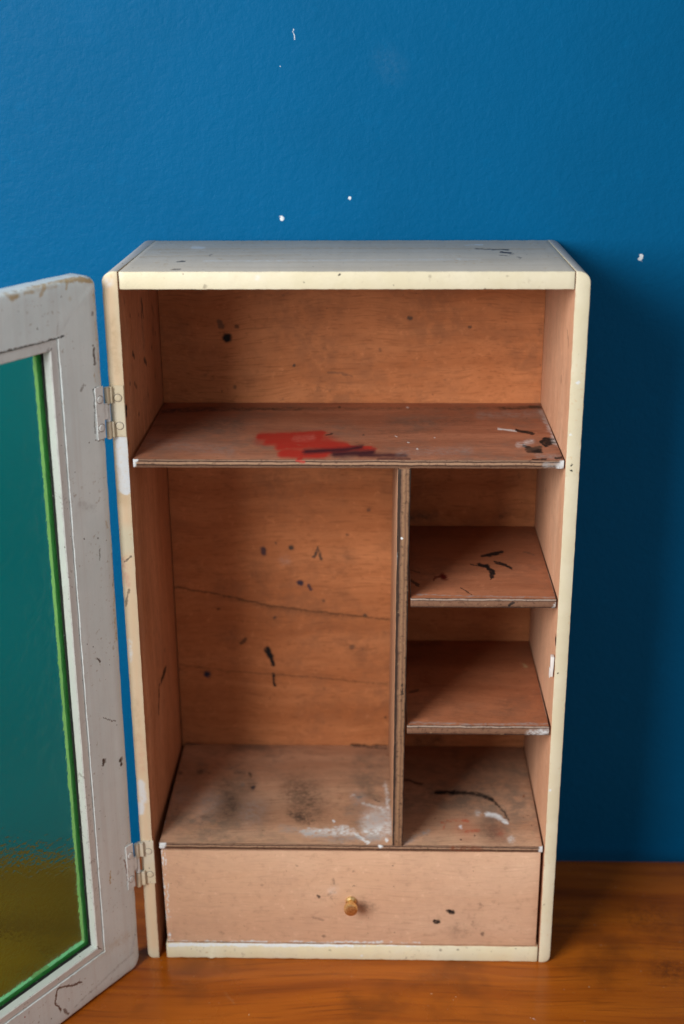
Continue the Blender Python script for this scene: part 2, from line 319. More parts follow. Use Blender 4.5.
        ([(-0.0521, 0.003, 0.1076)], 0.00145, 'grime', 0.9, 0.5),
        ([(-0.031, 0.003, 0.073)], 0.00161, 'grime', 0.9, 0.5),
        ([(-0.0166, 0.003, 0.0931), (-0.0159, 0.003, 0.0882)], 0.00121, 'grime', 0.4, 0.5),
        ([(-0.0159, 0.003, 0.0807)], 0.00483, 'white', 0.18, 1.0),
        ([(0.0124, 0.003, 0.065), (0.0216, 0.003, 0.0611)], 0.00564, 'grime', 0.35, 1.0),  # soft darker patch to the right of the knob
        ([(-0.1811, 0.003, 0.025)], 0.00201, 'white', 0.95, 0.5),
        ([(-0.1824, 0.003, 0.1281), (-0.1839, 0.003, 0.0684), (-0.1809, 0.003, 0.0276)], 0.00081, 'white', 0.75, 0.5),
        ([(-0.0372, 0.003, 0.0476), (-0.0267, 0.003, 0.0452)], 0.00121, 'grime', 0.35, 0.5),
    ],
    'drawer2': [
        ([(0.0854, 0.003, 0.0446)], 0.00304, 'black', 1, 0.4),
        ([(0.098, 0.003, 0.0568), (0.1019, 0.003, 0.0556)], 0.00237, 'black', 1, 0.4),
        ([(0.1074, 0.003, 0.0341)], 0.00855, 'grime', 0.3, 1.0),
        ([(0.1323, 0.003, 0.0296)], 0.00237, 'grime', 0.6, 0.5),
        ([(-0.0258, 0.003, 0.0261)], 0.00190, 'grime', 0.5, 0.5),
        ([(-0.1825, 0.003, 0.0166), (-0.0499, 0.003, 0.0172), (0.0699, 0.003, 0.019)], 0.00105, 'white', 0.8, 0.6),
        ([(-0.1798, 0.003, 0.1249), (-0.1799, 0.003, 0.0661), (-0.1805, 0.003, 0.0166)], 0.00076, 'white', 0.6, 0.6),
    ],
    'topboard': [
        ([(0.1143, 0.1347, 0.689), (0.1299, 0.1297, 0.689), (0.1444, 0.1296, 0.689)], 0.00060, 'black', 0.9, 0.5),
        ([(0.1345, 0.1139, 0.689), (0.1453, 0.1061, 0.689)], 0.00082, 'grime', 0.9, 0.5),
        ([(0.1329, 0.094, 0.689), (0.1397, 0.0909, 0.689)], 0.00055, 'grime', 0.5, 0.5),
        ([(0.1479, 0.079, 0.689)], 0.00082, 'black', 0.8, 0.5),
        ([(0.0947, 0.069, 0.689)], 0.00082, 'white', 0.7, 0.5),
        ([(0.1055, 0.1609, 0.689), (0.1234, 0.1608, 0.689)], 0.00055, 'white', 0.7, 0.5),
    ],
    'topstreak': [
        ([(-0.1827, 0.1316, 0.687), (-0.0093, 0.1404, 0.687), (0.1772, 0.1341, 0.687)], 0.00085, 'tan', 0.45, 0.8),
        ([(-0.1848, 0.0884, 0.687), (-0.0436, 0.0969, 0.687)], 0.00076, 'tan', 0.35, 0.9),
        ([(-0.1239, 0.0608, 0.687), (0.1139, 0.0685, 0.687)], 0.00068, 'white', 0.35, 0.9),
        ([(-0.1706, 0.112, 0.687), (-0.0807, 0.1162, 0.687)], 0.00102, 'tan', 0.3, 0.9),
    ],
    'topboard2': [
        ([(-0.146, 0.0577, 0.689), (-0.1414, 0.0577, 0.689)], 0.00060, 'black', 0.7, 0.5),
        ([(-0.1229, 0.0946, 0.689)], 0.00089, 'grime', 0.7, 0.5),
        ([(-0.1467, 0.1465, 0.689), (-0.1361, 0.1393, 0.689)], 0.00119, 'white', 0.6, 0.5),
        ([(-0.1442, 0.0124, 0.689), (-0.1383, 0.0124, 0.689)], 0.00060, 'grime', 0.7, 0.5),
    ],
    'topfront': [
        ([(-0.0055, 0.0, 0.6888)], 0.00098, 'black', 0.9, 0.5),
        ([(-0.073, 0.0, 0.6864)], 0.00205, 'white', 0.5, 0.9),
        ([(-0.117, 0.0, 0.679)], 0.00164, 'grime', 0.4, 0.5),
        ([(0.0683, 0.0, 0.688)], 0.00131, 'grime', 0.3, 0.5),
        ([(0.1312, 0.0, 0.6879)], 0.00115, 'grime', 0.3, 0.5),
    ],
    'stile': [
        ([(0.1931, 0.0, 0.5243)], 0.00106, 'black', 0.9, 0.5),
        ([(0.193, 0.0, 0.5188)], 0.00106, 'black', 0.9, 0.5),
        ([(0.1942, 0.0, 0.5973)], 0.00176, 'white', 0.8, 0.5),
        ([(0.1913, 0.0, 0.3231)], 0.00088, 'black', 0.9, 0.5),
        ([(0.1908, 0.0, 0.5514)], 0.00106, 'white', 0.7, 0.5),
        ([(0.1906, 0.0, 0.0674)], 0.00088, 'grime', 0.6, 0.5),
        ([(-0.1949, 0.0, 0.545), (-0.1946, 0.0, 0.5009)], 0.00546, 'white', 0.9, 0.35),
        ([(-0.1982, 0.0, 0.2024), (-0.1974, 0.0, 0.1835)], 0.00352, 'white', 0.75, 0.6),
        ([(-0.2006, 0.0, 0.1779), (-0.2001, 0.0, 0.17)], 0.00352, 'white', 0.8, 0.5),
        ([(-0.1972, 0.0, 0.6823)], 0.00396, 'white', 0.5, 0.8),
        ([(-0.1967, 0.0, 0.5889), (-0.1955, 0.0, 0.5818)], 0.00220, 'pink', 0.5, 0.9),
        ([(-0.2007, 0.0, 0.4334), (-0.1986, 0.0, 0.409)], 0.00264, 'pink', 0.3, 1.0),
        ([(-0.2008, 0.0, 0.3892), (-0.1971, 0.0, 0.4041)], 0.00106, 'grime', 0.6, 0.5),
        ([(-0.199, 0.0, 0.4315), (-0.1933, 0.0, 0.4364)], 0.00088, 'grime', 0.7, 0.5),
        ([(-0.2005, 0.0, 0.5185), (-0.2006, 0.0, 0.4906)], 0.00352, 'tan', 0.35, 1.0),
        ([(-0.196, 0.0, 0.6512), (-0.1955, 0.0, 0.6082)], 0.00352, 'tan', 0.4, 1.0),
        ([(-0.1976, 0.0, 0.292), (-0.1983, 0.0, 0.2494)], 0.00264, 'tan', 0.3, 1.0),
        ([(0.1901, 0.0, 0.1987)], 0.00114, 'white', 0.8, 0.5),
        ([(0.2003, 0.0, 0.1085)], 0.00088, 'grime', 0.5, 0.5),
        ([(-0.1993, 0.0, 0.354), (-0.1997, 0.0, 0.3336)], 0.00176, 'white', 0.7, 0.8),
    ],
    'peach': [
        ([(-0.1965, 0.0, 0.6807), (-0.1941, 0.0, 0.564), (-0.1947, 0.0, 0.4718)], 0.00644, 'peach', 0.55, 1.3),
        ([(-0.1944, 0.0, 0.4335), (-0.1954, 0.0, 0.3129), (-0.1965, 0.0, 0.1152), (-0.1963, 0.0, 0.0139)], 0.00644, 'peach', 0.5, 1.3),
        ([(-0.1961, 0.0, 0.5185), (-0.1962, 0.0, 0.4906)], 0.00552, 'tan', 0.25, 1.3),
        ([(-0.1964, 0.0, 0.2494), (-0.1964, 0.0, 0.2168)], 0.00460, 'pink', 0.18, 1.0),
    ],
    'bottom': [
        ([(0.0899, 0.0, 0.0119)], 0.00176, 'grime', 0.8, 0.5),
        ([(0.1078, 0.0, 0.0122)], 0.00137, 'grime', 0.6, 0.5),
        ([(-0.0199, 0.0, 0.0091)], 0.00137, 'grime', 0.5, 0.5),
        ([(-0.11, 0.0, 0.0127), (-0.0498, 0.0, 0.0148)], 0.00147, 'white', 0.7, 0.8),
        ([(-0.1802, 0.0, 0.0135), (-0.1199, 0.0, 0.015), (-0.0498, 0.0, 0.0154), (0.0021, 0.0, 0.0155)], 0.00196, 'white', 0.95, 0.4),
        ([(0.0021, 0.0, 0.0155), (0.0699, 0.0, 0.0165)], 0.00098, 'white', 0.7, 0.6),
        ([(0.0121, 0.0, 0.0034)], 0.00147, 'white', 0.6, 0.5),
        ([(-0.1434, 0.0, 0.0048)], 0.00118, 'tan', 0.6, 0.5),
    ],
    'door': [
        ([(0.0658, 0.0, 0.6599)], 0.00078, 'black', 0.95, 0.5),
        ([(0.0786, 0.0, 0.6422)], 0.00068, 'black', 0.8, 0.5),
        ([(0.0054, 0.0, 0.6602), (0.0064, 0.0, 0.6594)], 0.00098, 'grime', 0.8, 0.5),
        ([(0.0084, 0.0, 0.634)], 0.00078, 'grime', 0.8, 0.5),
        ([(0.0075, 0.0, 0.6272), (0.0067, 0.0, 0.6228)], 0.00078, 'black', 0.7, 0.5),
        ([(0.0211, 0.0, 0.604), (0.0248, 0.0, 0.5994)], 0.00078, 'grime', 0.5, 0.5),
        ([(0.0189, 0.0, 0.603)], 0.00078, 'grime', 0.5, 0.5),
        ([(0.0434, 0.0, 0.6613), (0.0468, 0.0, 0.6484)], 0.00029, 'grime', 0.4, 0.5),
        ([(0.0889, 0.0, 0.6878), (0.083, 0.0, 0.6882)], 0.00176, 'tan', 0.7, 0.5),
        ([(0.0751, 0.0, 0.6891), (0.0671, 0.0, 0.6892)], 0.00137, 'tan', 0.55, 0.6),
        ([(0.0584, 0.0, 0.6861), (0.0538, 0.0, 0.6915)], 0.00156, 'tan', 0.65, 0.5),
        ([(0.0326, 0.0, 0.6863), (0.031, 0.0, 0.6915)], 0.00117, 'tan', 0.7, 0.5),
        ([(0.0996, 0.0, 0.695), (0.0804, 0.0, 0.6946), (0.0606, 0.0, 0.6942), (0.0403, 0.0, 0.6932), (0.0195, 0.0, 0.691), (0.0047, 0.0, 0.6875)], 0.00176, 'tan', 0.85, 0.5),
        ([(0.0924, 0.0, 0.6914), (0.089, 0.0, 0.687), (0.082, 0.0, 0.6885)], 0.00195, 'tan', 0.5, 0.7),
        ([(0.0017, 0.0, 0.6841), (0.0014, 0.0, 0.663)], 0.00117, 'tan', 0.5, 0.8),
        ([(0.0068, 0.0, 0.664), (0.0064, 0.0, 0.6492)], 0.00098, 'white', 0.5, 0.8),
        ([(0.0034, 0.0, 0.6535), (0.0029, 0.0, 0.6337), (0.0027, 0.0, 0.6102)], 0.00098, 'tan', 0.45, 0.8),
        ([(0.0071, 0.0, 0.6312), (0.0074, 0.0, 0.618)], 0.00098, 'grime', 0.8, 0.6),
        ([(0.0111, 0.0, 0.597), (-0.0039, 0.0, 0.5951)], 0.00059, 'black', 0.8, 0.5),
        ([(0.0109, 0.0, 0.5961), (0.0117, 0.0, 0.5595)], 0.00059, 'black', 0.7, 0.5),
        ([(0.0122, 0.0, 0.5536), (-0.0011, 0.0, 0.5488)], 0.00049, 'grime', 0.7, 0.5),
        ([(0.0709, 0.0, 0.6914), (0.0427, 0.0, 0.6896)], 0.00195, 'tan', 0.45, 0.9),
        ([(0.0031, 0.0, 0.6811), (0.0026, 0.0, 0.6616)], 0.00078, 'tan', 0.4, 0.9),
        ([(0.0089, 0.0, 0.6116), (0.0078, 0.0, 0.603)], 0.00078, 'tan', 0.5, 0.8),
        ([(0.0176, 0.0, 0.6884), (0.009, 0.0, 0.6878)], 0.00117, 'tan', 0.6, 0.7),
        ([(0.0061, 0.0, 0.672), (0.005, 0.0, 0.6653)], 0.00098, 'white', 0.6, 0.8),
        ([(0.0994, 0.0, 0.6806)], 0.00059, 'grime', 0.4, 0.5),
        ([(0.0293, 0.0, 0.677)], 0.00195, 'tan', 0.35, 1.0),
    ],
    'door2': [
        ([(0.033, 0.0, 0.4703)], 0.00077, 'black', 0.9, 0.5),
        ([(0.0169, 0.0, 0.4646)], 0.00077, 'black', 0.9, 0.5),
        ([(0.0162, 0.0, 0.4541), (0.0163, 0.0, 0.445)], 0.00077, 'grime', 0.6, 0.5),
        ([(0.031, 0.0, 0.3656)], 0.00077, 'black', 0.9, 0.5),
        ([(0.0268, 0.0, 0.3521), (0.0247, 0.0, 0.3489)], 0.00113, 'grime', 0.8, 0.5),
        ([(0.0257, 0.0, 0.2912), (0.0111, 0.0, 0.2811)], 0.00051, 'grime', 0.7, 0.5),
        ([(0.0293, 0.0, 0.2493), (0.0297, 0.0, 0.2444)], 0.00129, 'grime', 0.9, 0.5),
        ([(0.0083, 0.0, 0.2389), (0.0067, 0.0, 0.2329)], 0.00129, 'grime', 0.9, 0.5),
        ([(-0.0008, 0.0, 0.4952), (-0.0005, 0.0, 0.4591), (-0.0001, 0.0, 0.4253), (0.0035, 0.0, 0.3921), (0.0029, 0.0, 0.3599)], 0.00161, 'tan', 0.6, 0.8),
        ([(0.0003, 0.0, 0.3524), (-0.0006, 0.0, 0.3126), (-0.0015, 0.0, 0.2719)], 0.00129, 'tan', 0.5, 0.8),
        ([(0.0008, 0.0, 0.4534), (0.0025, 0.0, 0.4138)], 0.00064, 'grime', 0.5, 0.7),
        ([(0.0025, 0.0, 0.3598), (0.0063, 0.0, 0.3484), (0.0045, 0.0, 0.3313), (0.0091, 0.0, 0.3152)], 0.00064, 'white', 0.95, 0.5),
        ([(-0.0002, 0.0, 0.2927), (-0.0014, 0.0, 0.2821)], 0.00129, 'rust', 0.9, 0.5),
        ([(0.0346, 0.0, 0.5017), (0.0204, 0.0, 0.4929)], 0.00289, 'grime', 0.2, 1.0),
        ([(0.0066, 0.0, 0.4765), (0.0051, 0.0, 0.4715)], 0.00129, 'tan', 0.4, 0.5),
    ],
    'door3': [
        ([(0.031, 0.0, 0.1284), (0.0317, 0.0, 0.1146)], 0.00076, 'tan', 0.9, 0.5),
        ([(0.0131, 0.0, 0.131), (0.0092, 0.0, 0.1157), (0.0101, 0.0, 0.1053)], 0.00076, 'rust', 0.8, 0.5),
        ([(0.0282, 0.0, 0.2475)], 0.00228, 'grime', 0.6, 0.5),
        ([(0.0069, 0.0, 0.239)], 0.00190, 'grime', 0.7, 0.5),
        ([(0.0413, 0.0, 0.1807)], 0.00095, 'grime', 0.6, 0.5),
        ([(0.077, 0.0, 0.0283), (0.106, 0.0, 0.0415), (0.1105, 0.0, 0.0293), (0.1049, 0.0, 0.0143)], 0.00095, 'crack', 0.85, 0.6),
        ([(0.1452, 0.0, 0.0457)], 0.00114, 'redpaint', 1, 0.4),
        ([(0.146, 0.0, 0.0377)], 0.00076, 'redpaint', 0.9, 0.4),
        ([(0.1011, 0.0, 0.0139), (0.0961, 0.0, 0.0059)], 0.00152, 'crack', 0.7, 0.5),
        ([(0.1285, 0.0, 0.057), (0.129, 0.0, 0.053)], 0.00076, 'black', 0.7, 0.5),
        ([(0.0115, 0.0, 0.0209), (-0.0016, 0.0, 0.0535)], 0.00152, 'blue', 0.35, 1.0),
        ([(0.0036, 0.0, 0.0882), (0.0009, 0.0, 0.0687)], 0.00152, 'blue', 0.4, 1.0),
        ([(0.009, 0.0, 0.0192), (0.0862, 0.0, 0.0079)], 0.00114, 'grime', 0.3, 1.0),
        ([(0.058, 0.0, 0.0468), (0.0176, 0.0, 0.0431)], 0.00532, 'tan', 0.25, 1.0),
    ],
    'wall': [
        ([(-0.0668, 0.1965, 0.7043), (-0.0659, 0.1965, 0.7025)], 0.00192, 'white', 1, 0.4),
        ([(-0.0011, 0.1965, 0.722)], 0.00134, 'white', 0.9, 0.4),
        ([(-0.0512, 0.1965, 0.8739), (-0.0505, 0.1965, 0.8645)], 0.00058, 'white', 0.8, 0.5),
        ([(0.2763, 0.1965, 0.6678), (0.2756, 0.1965, 0.664)], 0.00173, 'white', 1, 0.4),
        ([(-0.0638, 0.1965, 0.8411)], 0.00058, 'white', 0.7, 0.5),
        ([(0.0313, 0.1965, 0.8459), (0.0377, 0.1965, 0.8372)], 0.01152, 'palewall', 0.03, 1.0),
    ],
    'table': [
        ([(0.229, 0.0293, 0.0), (0.2528, -0.0008, 0.0)], 0.00065, 'tan', 0.55, 0.6),
        ([(0.266, 0.0654, 0.0)], 0.00108, 'white', 0.8, 0.5),
        ([(0.1749, -0.0796, -0.0), (0.1776, -0.082, -0.0)], 0.00129, 'white', 0.8, 0.5),
        ([(0.1406, -0.0523, 0.0)], 0.00095, 'white', 0.6, 0.5),
        ([(0.1916, -0.0312, 0.0), (0.1868, -0.0746, 0.0)], 0.00060, 'tan', 0.35, 0.8),
        ([(0.1275, -0.0182, 0.0)], 0.00086, 'white', 0.6, 0.5),
        ([(0.3159, -0.0095, 0.0)], 0.01724, 'darkwood', 0.5, 1.0),
        ([(0.3089, 0.0734, 0.0)], 0.02587, 'darkwood', 0.4, 1.0),
    ],
    'table2': [
        ([(-0.1688, -0.0686, 0.0), (-0.1647, -0.0954, 0.0)], 0.00049, 'tan', 0.45, 0.8),
        ([(-0.1199, -0.0499, 0.0), (-0.1102, -0.0645, 0.0)], 0.00164, 'tan', 0.3, 1.0),
        ([(-0.1084, -0.0616, 0.0), (-0.1136, -0.0587, -0.0)], 0.00058, 'tan', 0.6, 0.5),
        ([(0.0056, -0.0476, -0.0)], 0.00123, 'darkwood', 0.8, 0.5),
    ],
    'bead': [([(0.0448, 0.0, 0.6478), (0.0545, 0.0, 0.638)], 0.0006, 'black', 0.9, 0.5), ([(0.0448, 0.0, 0.0455), (0.0545, 0.0, 0.0555)], 0.0006, 'grime', 0.8, 0.5), ([(0.0540, 0.008, 0.50)], 0.0016, 'black', 0.9, 0.5), ([(0.056, -0.002, 0.6400)], 0.002, 'black', 0.8, 0.6)],
    'groove': [([(0.0446, 0.0, 0.6480), (0.39, 0.0, 0.6480)], 0.0006, 'grime', 0.9, 0.5), ([(0.039, 0.0, 0.648), (0.048, 0.0, 0.647)], 0.0007, 'black', 0.9, 0.5)],
}

PAINT = {
    'black': (0.012, 0.011, 0.012), 'grime': (0.075, 0.050, 0.038), 'ink': (0.018, 0.022, 0.045),
    'crack': (0.13, 0.055, 0.025), 'red': (0.40, 0.032, 0.022), 'pink': (0.55, 0.16, 0.12),
    'plum': (0.045, 0.014, 0.022), 'white': (0.74, 0.79, 0.82), 'grey': (0.33, 0.30, 0.29),
    'tan': (0.50, 0.36, 0.19), 'darkred': (0.09, 0.008, 0.006), 'rust': (0.20, 0.055, 0.02),
    'redpaint': (0.42, 0.07, 0.03), 'teal': (0.12, 0.14, 0.14), 'blue': (0.33, 0.42, 0.52),
    'palewall': (0.25, 0.38, 0.50), 'darkwood': (0.06, 0.018, 0.004), 'peach': (0.78, 0.57, 0.37),
}


# ---------------------------------------------------------------- material building
def capsule_group():
    """mask of a soft-edged stroke from A to B"""
    g = bpy.data.node_groups.new('stroke_mask', 'ShaderNodeTree')
    for nm, ty in (('P', 'NodeSocketVector'), ('A', 'NodeSocketVector'), ('AB', 'NodeSocketVector'),
                   ('InvLen', 'NodeSocketFloat'), ('Inner', 'NodeSocketFloat'), ('Outer', 'NodeSocketFloat')):
        g.interface.new_socket(nm, in_out='INPUT', socket_type=ty)
    g.interface.new_socket('Mask', in_out='OUTPUT', socket_type='NodeSocketFloat')
    g.interface.new_socket('Next', in_out='OUTPUT', socket_type='NodeSocketVector')
    n, l = g.nodes, g.links
    gi, go = n.new('NodeGroupInput'), n.new('NodeGroupOutput')
    s1 = n.new('ShaderNodeVectorMath'); s1.operation = 'SUBTRACT'
    l.new(gi.outputs['P'], s1.inputs[0]); l.new(gi.outputs['A'], s1.inputs[1])
    d = n.new('ShaderNodeVectorMath'); d.operation = 'DOT_PRODUCT'
    l.new(s1.outputs[0], d.inputs[0]); l.new(gi.outputs['AB'], d.inputs[1])
    mu = n.new('ShaderNodeMath'); mu.operation = 'MULTIPLY'; mu.use_clamp = True
    l.new(d.outputs['Value'], mu.inputs[0]); l.new(gi.outputs['InvLen'], mu.inputs[1])
    sc = n.new('ShaderNodeVectorMath'); sc.operation = 'SCALE'
    l.new(gi.outputs['AB'], sc.inputs[0]); l.new(mu.outputs[0], sc.inputs['Scale'])
    di = n.new('ShaderNodeVectorMath'); di.operation = 'DISTANCE'
    l.new(s1.outputs[0], di.inputs[0]); l.new(sc.outputs[0], di.inputs[1])
    mr = n.new('ShaderNodeMapRange'); mr.interpolation_type = 'SMOOTHSTEP'
    l.new(di.outputs['Value'], mr.inputs['Value'])
    l.new(gi.outputs['Inner'], mr.inputs['From Min']); l.new(gi.outputs['Outer'], mr.inputs['From Max'])
    mr.inputs['To Min'].default_value = 1.0; mr.inputs['To Max'].default_value = 0.0
    l.new(mr.outputs[0], go.inputs['Mask'])
    # hands the position on to the next stroke, so that the strokes are worked out one after another
    nx = n.new('ShaderNodeVectorMath'); nx.operation = 'MULTIPLY_ADD'
    nx.inputs[1].default_value = (1e-9, 1e-9, 1e-9)
    cx = n.new('ShaderNodeCombineXYZ')
    l.new(mr.outputs[0], cx.inputs[0])
    l.new(cx.outputs[0], nx.inputs[0]); l.new(gi.outputs['P'], nx.inputs[2])
    l.new(nx.outputs[0], go.inputs['Next'])
    return g


STROKE = capsule_group()


class Mat:
    def __init__(self, name):
        self.m = bpy.data.materials.new(name)
        self.m.use_nodes = True
        self.t = self.m.node_tree
        self.n, self.l = self.t.nodes, self.t.links
        self.bsdf = self.n['Principled BSDF']
        self.co = self.n.new('ShaderNodeTexCoord').outputs['Object']

    def put(self, sock, v):
        if hasattr(v, 'links') or isinstance(v, bpy.types.NodeSocket):
            self.l.new(v, sock)
        elif isinstance(v, (tuple, list)) and len(v) == 3 and sock.type == 'RGBA':
            sock.default_value = (*v, 1)
        else:
            sock.default_value = v

    def vec(self, op, a, b):
        k = self.n.new('ShaderNodeVectorMath'); k.operation = op
        self.put(k.inputs[0], a); self.put(k.inputs[1], b)
        return k.outputs[0]

    def math(self, op, a, b=0.0, clamp=False):
        k = self.n.new('ShaderNodeMath'); k.operation = op; k.use_clamp = clamp
        self.put(k.inputs[0], a); self.put(k.inputs[1], b)
        return k.outputs[0]

    def noise(self, vec, scale, detail=3.0, rough=0.55, color=False, dist=0.0):
        k = self.n.new('ShaderNodeTexNoise')
        self.l.new(vec, k.inputs['Vector'])
        k.inputs['Scale'].default_value = scale
        k.inputs['Detail'].default_value = detail
        k.inputs['Roughness'].default_value = rough
        k.inputs['Distortion'].default_value = dist
        return k.outputs['Color' if color else 'Fac']

    def range(self, v, a, b, c=0.0, d=1.0):
        k = self.n.new('ShaderNodeMapRange')
        k.interpolation_type = 'SMOOTHSTEP'
        self.put(k.inputs['Value'], v)
        for nm, x in zip(('From Min', 'From Max', 'To Min', 'To Max'), (a, b, c, d)):
            k.inputs[nm].default_value = x
        return k.outputs[0]

    def mix(self, fac, a, b, blend='MIX'):
        k = self.n.new('ShaderNodeMix'); k.data_type = 'RGBA'; k.blend_type = blend
        self.put(k.inputs[0], fac); self.put(k.inputs[6], a); self.put(k.inputs[7], b)
        return k.outputs[2]

    def ramp(self, fac, stops):
        k = self.n.new('ShaderNodeValToRGB')
        self.l.new(fac, k.inputs[0])
        e = k.color_ramp.elements
        while len(e) < len(stops):
            e.new(0.5)
        for i, (p, c) in enumerate(stops):
            e[i].position = p; e[i].color = (*c, 1)
        return k.outputs[0]

    def sep(self, v):
        k = self.n.new('ShaderNodeSeparateXYZ'); self.l.new(v, k.inputs[0])
        return k.outputs

    def stains(self, col, keys, squash=(1, 1, 1), wobble=0.0036, wscale=210.0):
        """lay the listed marks over a colour"""
        w = self.vec('SUBTRACT', self.noise(self.co, wscale, 4.0, 0.7, True), (0.5, 0.5, 0.5))
        p = self.vec('MULTIPLY', self.vec('MULTIPLY_ADD', w, (wobble * 2,) * 3), (1, 1, 1))
        ma = p.node.inputs[0].links[0].from_node
        self.l.new(self.co, ma.inputs[2])
        p.node.inputs[1].default_value = squash
        w2 = self.vec('SUBTRACT', self.noise(self.co, 62.0, 2.0, 0.5, True), (0.5, 0.5, 0.5))
        p2 = self.vec('MULTIPLY', w2, tuple(q * wobble * 1.5 for q in squash))
        p = self.vec('ADD', p, p2)
        grain = self.noise(self.co, 190.0, 6.0, 0.78)
        thin = self.range(grain, 0.30, 0.52, 0.62, 1.0)
        sq = Vector(squash)
        torn, frayed = self.range(grain, 0.32, 0.68), self.range(grain, 0.28, 0.46)
        for key in keys:
            for pts, rad, cname, strength, soft in STAINS[key]:
                segs = list(zip(pts, pts[1:])) or [(pts[0], pts[0])]
                acc = None
                for a, b in segs:
                    a, b = Vector(a) * sq, Vector(b) * sq
                    k = self.n.new('ShaderNodeGroup'); k.node_tree = STROKE
                    self.l.new(p, k.inputs['P'])
                    k.inputs['A'].default_value = a
                    k.inputs['AB'].default_value = b - a
                    k.inputs['InvLen'].default_value = 1.0 / max((b - a).length_squared, 1e-9)
                    k.inputs['Inner'].default_value = rad * (1.0 - soft) * 1.1
                    k.inputs['Outer'].default_value = rad * (1.1 + 0.75 * soft)
                    p = k.outputs['Next']
                    acc = k.outputs[0] if acc is None else self.math('MAXIMUM', acc, k.outputs[0])
                if soft > 1.05:
                    acc = self.math('MULTIPLY', acc, 1.0)
                elif soft >= 0.8:      # soft smears break up into the grain of the surface
                    acc = self.math('MULTIPLY', acc, torn)
                elif soft >= 0.5:
                    acc = self.math('MULTIPLY', acc, frayed)
                else:
                    acc = self.math('MULTIPLY', acc, thin)
                col = self.mix(self.math('MULTIPLY', acc, min(1.0, strength * (1.5 if soft >= 0.8 else 1.1))), col, PAINT[cname])
        return col

    def bump(self, height, dist, strength=1.0):
        k = self.n.new('ShaderNodeBump')
        k.inputs['Strength'].default_value = strength
        k.inputs['Distance'].default_value = dist
        self.l.new(height, k.inputs['Height'])
        self.l.new(k.outputs[0], self.bsdf.inputs['Normal'])

    def done(self, col, rough, spec=0.5):
        self.put(self.bsdf.inputs['Base Color'], col)
        self.put(self.bsdf.inputs['Roughness'], rough)
        self.bsdf.inputs['Specular IOR Level'].default_value = spec
        return self.m


def wood(name, light, dark, grain='x', keys=(), squash=(1, 1, 1), dirt=0.0, dirt_col=(0.17, 0.12, 0.09), wobble=0.0036,
         rough=0.62, seed=0.0, contrast=1.0, spec=0.16):
    M = Mat(name)
    co = M.vec('ADD', M.co, (seed, seed * 0.7, seed * 1.3))
    ax = 'xyz'.index(grain)
    s = [26.0] * 3; s[ax] = 1.7
    f = [620.0] * 3; f[ax] = 40.0
    wav = M.vec('MULTIPLY', M.vec('SUBTRACT', M.noise(co, 6.0, 2.0, 0.5, True), (0.5, 0.5, 0.5)), (0.045, 0.045, 0.045))
    cw = M.vec('ADD', co, wav)
    fig = M.noise(M.vec('MULTIPLY', cw, s), 1.0, 7.0, 0.62)
    c = 0.23 / contrast
    col = M.mix(M.range(fig, 0.5 - c, 0.5 + c), dark, light)
    big = M.noise(co, 7.0, 3.0, 0.5)
    col = M.mix(M.range(big, 0.35, 0.68, 0.0, 0.30), col, tuple(a * b for a, b in zip(dark, (0.95, 0.85, 0.75))))
    pores = M.noise(M.vec('MULTIPLY', cw, f), 1.0, 2.0, 0.5)
    col = M.mix(M.range(pores, 0.50, 0.74, 0.0, 0.48 * contrast), col, tuple(a * 0.55 for a in dark))
    mott = M.noise(co, 120.0, 5.0, 0.72)
    col = M.mix(M.range(mott, 0.54, 0.74, 0.0, 0.45), col, tuple(a * 0.62 for a in dark))
    col = M.mix(M.range(mott, 0.44, 0.26, 0.0, 0.38), col, tuple(min(1, a * 1.25) for a in light))
    if dirt:
        d1 = M.noise(co, 11.0, 5.0, 0.62)
        d2 = M.noise(co, 70.0, 5.0, 0.7)
        f1 = M.math('MULTIPLY', M.range(d1, 0.38, 0.68), M.range(d2, 0.34, 0.62, 0.15, 1.0))
        col = M.mix(M.math('MULTIPLY', f1, dirt), col, dirt_col)
    smu = M.noise(co, 42.0, 5.0, 0.68)
    col = M.mix(M.range(smu, 0.64, 0.76, 0.0, 0.5), col, (0.085, 0.05, 0.035))
    speck = M.noise(co, 230.0, 3.0, 0.6)
    col = M.mix(M.range(speck, 0.70, 0.76, 0.0, 0.7), col, (0.03, 0.02, 0.018))
    col = M.stains(col, keys, squash, wobble)
    M.bump(M.math('ADD', M.math('MULTIPLY', fig, 0.6), M.math('MULTIPLY', pores, 0.6)), 0.0005, 0.5)
    return M.done(col, M.range(big, 0.3, 0.7, rough - 0.07, rough + 0.08), spec)


